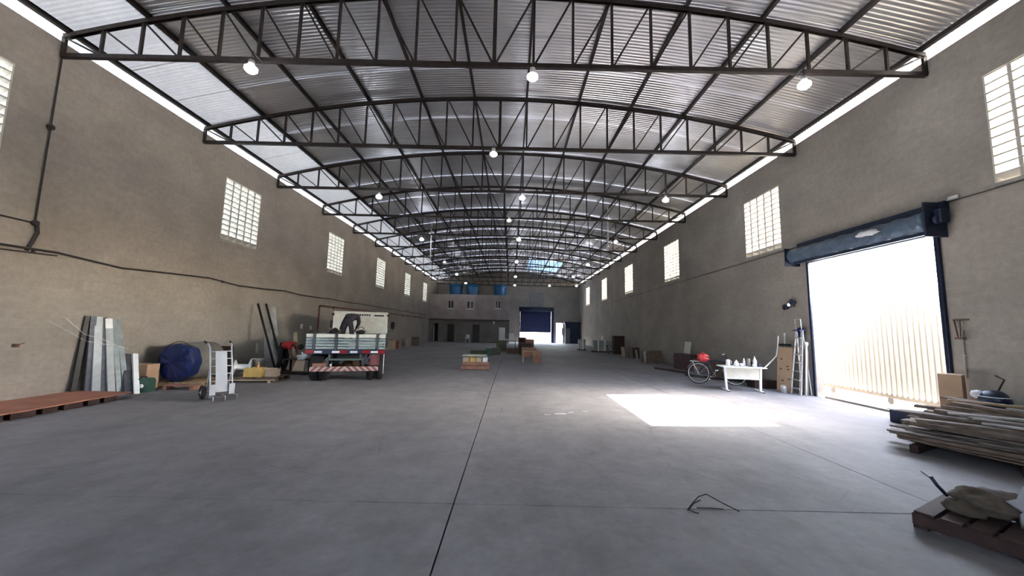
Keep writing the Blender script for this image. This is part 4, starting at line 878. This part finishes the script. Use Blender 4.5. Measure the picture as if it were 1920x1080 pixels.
# bicycle
BP, BF = Vector((6.0, 12.05, 0)), Vector((.70,-.42,0))
ba = math.atan2(-.30,.95)
bk = thing('bicycle', 'dark bicycle with a red bag on its rear rack, leaning behind the white desk', 'bicycle', (5.95, 12.0, 0), ba)
for x in (0, 1.02):
    o = MB().torus((0,0,0), .315, .018, 'Y', 36, 8).build('tyre', M_rubber, bk, (x,0,.335)); MB().torus((0,0,0), .292, .010, 'Y', 36, 6).build('rim', M_alu, o)
    sp = MB()
    for q in range(18): a = 2*PI*q/18; sp.cyl((0,.0,0), (.288*math.cos(a), 0, .288*math.sin(a)), .0022, 4)
    sp.build('spokes', M_alu, o, kind='stuff'); MB().cyl((0,-.05,0),(0,.05,0),.022,10).build('hub', M_alu, o)
    mb = MB()
    for q in range(9):
        a0, a1 = math.radians(20+q*15+(10 if x else 0)), math.radians(35+q*15+(10 if x else 0)); mb.bar((.35*math.cos(a0),0,.35*math.sin(a0)), (.35*math.cos(a1),0,.35*math.sin(a1)), .05, .006)
    mb.build('mudguard', M_chrome, o)
mb = MB()
for a, b in (((.40,0,.30),(0,0,.335)), ((.28,0,.75),(0,0,.335)), ((.40,0,.30),(.25,0,.82)), ((.40,0,.30),(.83,0,.70)), ((.27,0,.72),(.82,0,.78)), ((.86,0,.62),(1.02,0,.335)), ((.80,0,.86),(.86,0,.62))): mb.cyl(a, b, .016, 8)
mb.build('frame', M_navy, bk)
MB().blob((.22,0,.85),(.13,.08,.04),1,.1,12,6).build('saddle', M_black, bk)
MB().tube(((.80,0,.88),(.78,.02,.95),(.74,.24,.97),(.62,.27,.94)), .011).tube(((.80,0,.88),(.78,-.02,.95),(.74,-.24,.97),(.62,-.27,.94)), .011).build('handlebar', M_chrome, bk)
MB().torus((.40,.03,.30), .085, .006, 'Y', 20, 5).bar((.40,.05,.30),(.30,.05,.16),.018,.012).bar((.40,-.05,.30),(.50,-.05,.44),.018,.012).build('crank', M_chrome, bk)
MB().box((.30,.08,.15),(.08,.07,.02)).box((.50,-.08,.45),(.08,.07,.02)).build('pedal', M_white2, bk)
MB().box((-.05,0,.70),(.38,.11,.012)).cyl((-.18,.05,.70),(0,.05,.34),.006,6).cyl((-.18,-.05,.70),(0,-.05,.34),.006,6).build('rear_rack', M_alu, bk)
MB().bar((.38,.03,.28),(.22,.16,.01),.015,.015).build('kickstand', M_chrome, bk)
t = thing('red_bag', 'crumpled red bag on the bicycle rear rack', 'bag', (6.03, 11.97, .705), ba); MB().blob((.05,0,.11),(.17,.12,.13),4,.55,16,10,2.6).build('bag_body', M_redbag, t); MB().tube(((0,0,.2),(.03,0,.28),(.09,0,.28),(.12,0,.2)), .008).build('handle', M_redbag, t)
# white desk with cans and bottles
dk = thing('desk', 'white desk with a deep front panel standing near the right doorway', 'desk', (6.52, 10.72, 0), -.18)
MB().bbox((0,0,.665),(1.10,.58,.028),.006).build('desktop', M_white2, dk)
for s in (-1, 1):
    lg = MB(); lg.bar((s*.46,-.10,.65),(s*.43,-.10,.03),.06,.05).box((s*.43,-.02,.02),(.05,.52,.035)); lg.build('leg', M_white2, dk)
    MB().box((s*.43,-.27,.012),(.06,.06,.022)).build('foot_cap', M_black, dk)
MB().bbox((0,-.10,.50),(.87,.018,.29),.004).build('front_panel', M_offwhite, dk); MB().box((0,-.10,.345),(.87,.03,.03)).build('front_rail', M_white2, dk)
da = -.18
def dpt(x, y, z=.68): v = Matrix.Rotation(da, 3, 'Z') @ Vector((x, y, 0)); return (6.52+v.x, 10.72+v.y, z)
BOT = [('jug',-.42,0,'white jug with a handle, leftmost on the white desk',((.02,0),(.055,.0),(.05,.15),(.055,.17),(.02,.18)),M_white2),
 ('bottle',-.17,-.05,'round white bottle, second from left on the white desk',((.02,0),(.06,.01),(.065,.07),(.04,.13),(.02,.15)),M_white2),
 ('cup',.0,.0,'low pale cup in the middle of the white desk',((.02,0),(.05,.01),(.055,.08),(.02,.08)),M_pvc),
 ('bottle',.13,.05,'slim pale bottle left of the tall jar pair on the desk',((.02,0),(.035,.01),(.035,.13),(.015,.18),(.015,.2)),M_pvc),
 ('jar',.25,.0,'grey tall jar on the white desk',((.02,0),(.045,.01),(.045,.2),(.04,.22),(.02,.22)),M_greyroll),
 ('bottle',.44,-.02,'tallest white bottle with a pointed cap on the white desk',((.02,0),(.05,.01),(.05,.17),(.02,.23),(.012,.27)),M_white2),
 ('cup',.36,-.1,'small white cup in front of the tallest bottle',((.02,0),(.035,.01),(.04,.07),(.02,.07)),M_white2),
 ('tin',.60,.06,'small dark tin at the right end of the white desk',((.02,0),(.06,.01),(.06,.08),(.02,.085)),M_navy),
 ('pot',.52,.15,'black pot at the back of the white desk',((.02,0),(.09,.01),(.1,.12),(.02,.14)),M_black)]
for nm, x, y, lb, pf, m in BOT:
    t = thing(nm, lb, nm, dpt(x*.8, y)); MB().lathe((0,0,0), pf, 14).build('vessel', m, t)
    if nm == 'jug': MB().tube(((.05,0,.15),(.10,0,.13),(.10,0,.06),(.05,0,.04)), .008).build('handle', m, t)
    if nm == 'bottle': z_ = pf[-1][1]; MB().lathe((0,0,z_), ((.018,0),(.018,.02),(.004,.022)), 10).build('cap', M_pvc, t)
for i, (x, y, z, s) in enumerate(((7.62,11.5,0,(.7,.4,.22)),)):
    carton('dark low box on the floor behind the white desk', (x, y, z), .2*i, s, M_darkwood)
# hose
t = thing('hose', 'white hose curving from the wall board down behind the desk', 'hose', (0,0,0))
MB().tube([(7.72,10.85,1.55),(7.72,10.9,1.25),(7.70,10.95,.98),(7.62,11.0,.86),(7.4,10.9,.72),(7.2,10.75,.64),(7.12,10.7,.62)], .018, 8).build('hose_run', M_pvc, t)
# leaning wooden door blank, ladder, poles
t = thing('wooden_board', 'orange-brown perforated board leaning on the wall right of the desk', 'board', (7.76, 10.80, 0), 0)
ang = math.atan2(-.36, .16); Mb = Matrix.Rotation(ang, 3, 'Z') @ Matrix.Rotation(-.09, 3, 'X')
MB().bbox((.06,.0,.62),(.42,.035,1.24),.006, M=Mb).build('panel', M_card, t)
for (u, v) in ((-.08,.9),(.08,.7),(-.1,.62),(.1,.62),(-.05,.3),(.12,.35)): MB().bbox(Mb @ Vector((u,-.02,v-.62)) + Vector((.06,0,.62)), (.05,.006,.03), .002, M=Mb).build('knot_hole', M_darkwood, t)
t = thing('pole', 'thin white pole standing behind the orange-brown board', 'pole', (7.88, 10.9, 0)); MB().cyl((0,0,0),(.1,.05,1.6),.018,8).blob((.1,.05,1.6),(.03,.03,.05),1,0).build('shaft', M_pvc, t)
t = thing('paint_can', 'small metal can on the floor below the orange-brown board', 'can', (7.55, 10.52, 0)); MB().lathe((0,0,0), ((.02,0),(.075,.0),(.075,.17),(.078,.18),(.02,.175)), 14).build('can_body', M_alu, t); MB().tube(((-.075,0,.14),(-.06,0,.21),(.06,0,.21),(.075,0,.14)), .004).build('handle', M_alu, t)
t = thing('dark_box', 'small black box resting on top of the orange-brown board', 'box', (7.83, 10.78, 1.27)); MB().bbox((0,0,.035),(.2,.28,.06),.01).build('box_body', M_black, t)
ld = thing('stepladder', 'aluminium stepladder standing against the wall beside the doorway', 'ladder', (7.74, 10.28, 0), 0)
LA, LB_ = Vector((-.02,-.14,0)), Vector((-.02,.20,0)); top_ = 1.72
for a in (LA, LB_): MB().bar(a, a*.62+Vector((.18,0,top_)), .055, .028).build('front_rail', M_alu, ld)
for a in (LA, LB_): MB().bar(a+Vector((.3,0,0)), a*.62+Vector((.2,0,top_-.05)), .03, .02).build('rear_rail', M_alu, ld)
for q in range(7):
    f = (q+.7)/7.6; a = LA*(1-.38*f)+Vector((.18*f,0,top_*f)); b = LB_*(1-.38*f)+Vector((.18*f,0,top_*f)); MB().bar(a, b, .07, .022).build('step', M_alu, ld)
MB().bbox((.18,.02,top_),(.2,.26,.03),.008).build('top_plate', M_blueshut, ld)
MB().tube(((.16,-.08,top_),(.14,-.08,top_+.3),(.14,.12,top_+.3),(.16,.12,top_)), .012).build('hand_hoop', M_alu, ld)
t = thing('pole', 'white plastic pole leaning beside the doorway guide rail', 'pole', (7.82, 10.08, 0)); MB().cyl((0,0,0),(.14,.06,1.35),.022,8).lathe((.14,.06,1.32), ((.02,0),(.04,.01),(.04,.08),(.02,.09)), 8).build('shaft', M_pvc, t)
t = thing('timber_board', 'dark grey boards leaning between ladder and doorway', 'board', (7.93, 10.22, 0)); MB().bbox((.03,0,.6),(.03,.16,1.2),.005, M=Matrix.Rotation(.06,3,'Y')).build('plank', M_wood2, t)
t = thing('blue_panel', 'small dark blue round-topped cover hanging above the ladder', 'panel', (8.02, 10.42, 1.5)); MB().prism([(-.12,0),(.12,0),(.12,.2),(.08,.28),(0,.31),(-.08,.28),(-.12,.2)], 0, .03, 'X').build('panel', M_blueshut, t)
t = thing('emergency_lamp', 'twin-head floodlight with a bright spot on the wall left of the doorway', 'lamp', (8.02, 10.7, 2.45))
MB().bbox((.03,0,0),(.08,.16,.12),.015).build('lamp_body', M_darkgalv, t)
for s in (-1, 1):
    o = MB().lathe((-.06, s*.14, .07 if s < 0 else -.06), ((.02,.09),(.05,.08),(.085,-.02),(.08,-.04),(.02,-.035)), 14, 'X').build('lamp_head', M_navy, t); MB().cyl((0,s*.05,0),(-.03,s*.13,.05*(-s)),.012,6).build('arm', M_navy, o)
MB().lathe((-.06,0,0), ((.01,-.02),(.045,-.01),(.045,.01),(.01,.02)), 12, 'X').build('lens', M_lampdim, t)
# cables, brackets on right wall
t = thing('wall_cable', 'thin dark cable sloping along the right wall above the doorway', 'cable', (XR-.03, 0, 0)); MB().tube([(0, 4.3+q*1.3, 4.13-.012*q) for q in range(22)], .009, 5).build('cable_run', M_cable, t)
t = thing('wall_clamp', 'small pale clamp on the cable right of the shutter drum', 'clamp', (XR-.03, 6.62, 4.17)); MB().bbox((0,0,0),(.06,.16,.07),.015).bar((0,.05,0),(-.02,.14,-.06),.02,.02).build('clamp_body', M_pvc, t)
t = thing('wall_bracket', 'rusty folded bracket on the wall right of the doorway', 'bracket', (XR, 6.72, 1.6)); MB().bar((-.02,.12,.33),(-.02,-.12,.33),.02,.02).bar((-.02,.1,.33),(-.12,-.02,.02),.02,.02).bar((-.03,-.0,.33),(-.12,-.06,.02),.014,.014).box((-.1,-.04,.0),(.08,.12,.03)).build('stub', M_rust, t)
t = thing('vertical_stain_pipe', 'thin grey pipe on the wall just right of the doorway', 'pipe', (XR-.02, 6.72, 0)); MB().cyl((0,0,.9),(0,0,1.75),.014,6).box((0,0,1.3),(.02,.05,.03)).build('pipe_run', M_sill, t)

# cardboard box, navy machine and white lid near the pile
carton('tall beige cardboard box standing behind the board pile at the doorway', (7.78, 6.70, 0), .55, (.29,.28,.97), M_card)
t = thing('dark_crate', 'white-topped dark crate between the gate and the beige box', 'crate', (7.50, 7.25, 0), .3); MB().bbox((0,0,.11),(.42,.30,.22),.01).build('crate_body', M_navy, t); MB().bbox((0,0,.235),(.46,.34,.025),.008).build('lid', M_white2, t)
t = thing('navy_helmet_bag', 'round navy bag with white bands above the board pile', 'bag', (7.68, 6.05, .40), .2)
MB().blob((0,0,.24),(.16,.18,.15),2,.08,18,12).build('bag_body', M_navy, t)
for z in (.2,.29): MB().torus((0,0,z), .165, .008, 'Z', 24, 5).build('band', M_white2, t)
MB().blob((-.05,.16,.30),(.08,.08,.07),3,.2).build('white_end', M_white2, t); MB().tube(((.1,0,.38),(.14,-.06,.56),(.1,.02,.62)), .012).build('handle', M_cable, t)
t = thing('timber_board', 'brown flat panel leaning under the navy bag', 'board', (7.85, 6.25, 0)); MB().bbox((0,0,.32),(.03,.5,.62),.005, M=Matrix.Rotation(.1,3,'Y')).build('plank', M_cardl, t)

# pile of boards
ms = [M_wood2, M_wood3, M_wood2, M_wood3, M_wood3, M_wood2]
pm = []
for i in range(14):
    L_ = rnd.uniform(1.5, 3.0); w_ = rnd.choice((.06,.08,.1,.14,.18)); h_ = rnd.choice((.02,.025,.03,.045)); pm.append((MB().bbox((0,0,0),(w_, L_, h_), .004), L_, h_, ms[i % 6]))
pmesh = [p[0].mesh('board', p[3]) for p in pm]
PD = Vector((.45,-.89,0)).normalized(); PA = math.atan2(-PD.x, PD.y)
PN = Vector((.89, .45, 0)).normalized()
orgn = Vector((6.70, 4.86, 0))
nb = 0
for lay in range(12):
    u0, u1 = -.80 + lay*.055, .72
    nq = max(4, int((u1-u0)/.2))
    for q in range(nq):
        i = rnd.randrange(14); L_ = pm[i][1]
        u = u0 + (u1-u0)*(q+.5)/nq + rnd.uniform(-.05,.05)
        c = orgn + PN*u - PD*((2.7-L_)/2*rnd.choice((1,1,.3,-.5)) + rnd.uniform(-.12,.12) + .18*u)
        c += PD*.035*lay; c.x = min(c.x, 7.35)
        pz = PA + rnd.gauss(0,.075 if lay < 8 else .3)
        tz = .135 + lay*.038 + .012*max(0,u)*lay
        o = place(pmesh[i], 'board', None, (c.x, c.y, tz), (rnd.gauss(0,.006), rnd.gauss(0,.015), pz))
        li = 0 if lay < 5 else (1 if lay < 10 else 2)
        cl = {M_wood2: 'grey', M_wood3: 'brown', M_wood4: 'whitewashed'}[pm[i][3]]; wd = 'narrow' if pmesh[i].name and max(abs(v.co.x) for v in pmesh[i].vertices) < .045 else 'wide'; ln = 'long' if L_ > 2.2 else 'short'
        tag(o, '%s %s %s board, %s layer of the pile, %s' % (ln, wd, cl, ['lowest','second','third','fourth','fifth','sixth','seventh','eighth','ninth','tenth','second highest','topmost'][lay], ['on its front side','in its middle','on its wall side'][min(2, q*3//nq)]), 'board', ['boards low in the pile','boards in the middle of the pile','boards on top of the pile'][li]); nb += 1
for q, yy in enumerate((-1.0, 0, .95)):
    o = MB().bbox((0,0,0),(1.45,.09,.11),.006).build('timber_bearer', M_darkwood); c = orgn - PD*yy; o.location = (c.x, c.y, .056); o.rotation_euler = (0,0,PA)
    tag(o, 'dark square timber under the board pile, %s one' % ['far','middle','near'][::-1][q], 'timber')
for q, (dx, dy_, dz, a, L_, m, lb) in enumerate(((-.1,.6,.66,.55,1.5,M_wood4,'whitewashed strip lying diagonally across the pile top'), (.2,-.2,.70,-.35,1.7,M_wood4,'long pale strip on the pile crossing the diagonal one'), (.45,.2,.73,.9,.9,M_wood4,'short pale strip at the right of the pile top'), (-.45,.1,.60,.15,1.3,M_wood4,'pale strip near the left edge of the pile top'), (.5,.7,.74,.3,1.6,M_wood,'light brown lath on the pile in front of the navy bag'))):
    o = MB().bbox((0,0,0),(.07,L_,.025),.004).build('pale_strip', m); c = orgn + PN*dx - PD*(dy_*.6-.35); o.location = (c.x, c.y, dz-.075+.03*max(0,dx)); o.rotation_euler = (0,.04,PA+a); tag(o, lb, 'board')

# corner pallet with sack, trowel stick and plastic bag
CP = (4.17, 3.07, 0); CR = math.radians(-62)
pallet('pallet', 'dark red-brown pallet in the right foreground corner', CP, CR, 1.2, 1.0, .14, M_darkwood, ndeck=8)
t = thing('dirt_sack', 'lumpy earth-brown sack heap on the foreground pallet', 'sack', (4.03, 3.28, .142), -.3)
MB().blob((0,0,.10),(.23,.19,.10),7,.3,26,16,2.6).build('sack_body', M_sack, t)
MB().blob((.15,.05,.11),(.13,.11,.07),9,.4,18,12,3).build('sack_fold', M_sack, t); MB().blob((-.18,-.04,.05),(.15,.12,.06),11,.35,16,10,3).build('loose_dirt', M_sack, t)
t = thing('trowel', 'thin dark stick poking up from the sack heap', 'stick', (3.86, 3.52, .142), 0); MB().tube(((.06,-.02,.06),(.0,.0,.14),(-.03,.02,.21)), .014, 6).bar((-.02,.01,.18),(-.08,.05,.24),.03,.008).build('stick', M_navy, t)
t = thing('plastic_bag', 'crumpled translucent white plastic bag at the right picture edge on the pallet', 'bag', (4.14, 2.98, .142), 0); MB().blob((0,0,.14),(.17,.17,.17),13,.6,28,18,3).build('bag_body', M_plastic, t)
# wire scrap
t = thing('bent_wire', 'bent dark wire scrap lying across the floor joint', 'wire', (1.85, 3.6, 0), 0)
MB().tube([(-.22,-.04,.008),(-.16,.03,.02),(-.06,.09,.07),(.02,.10,.09),(.12,.03,.05),(.24,-.05,.008)], .005, 6).tube([(-.2,-.02,.012),(-.12,.05,.03),(-.05,.07,.05)], .006, 6).tube([(-.12,.0,.01),(.0,.0,.01),(.12,-.01,.008)], .005, 6).tube([(-.22,-.03,.01),(-.18,-.08,.008),(-.15,-.1,.008)], .005, 6).build('wire_run', M_black, t)
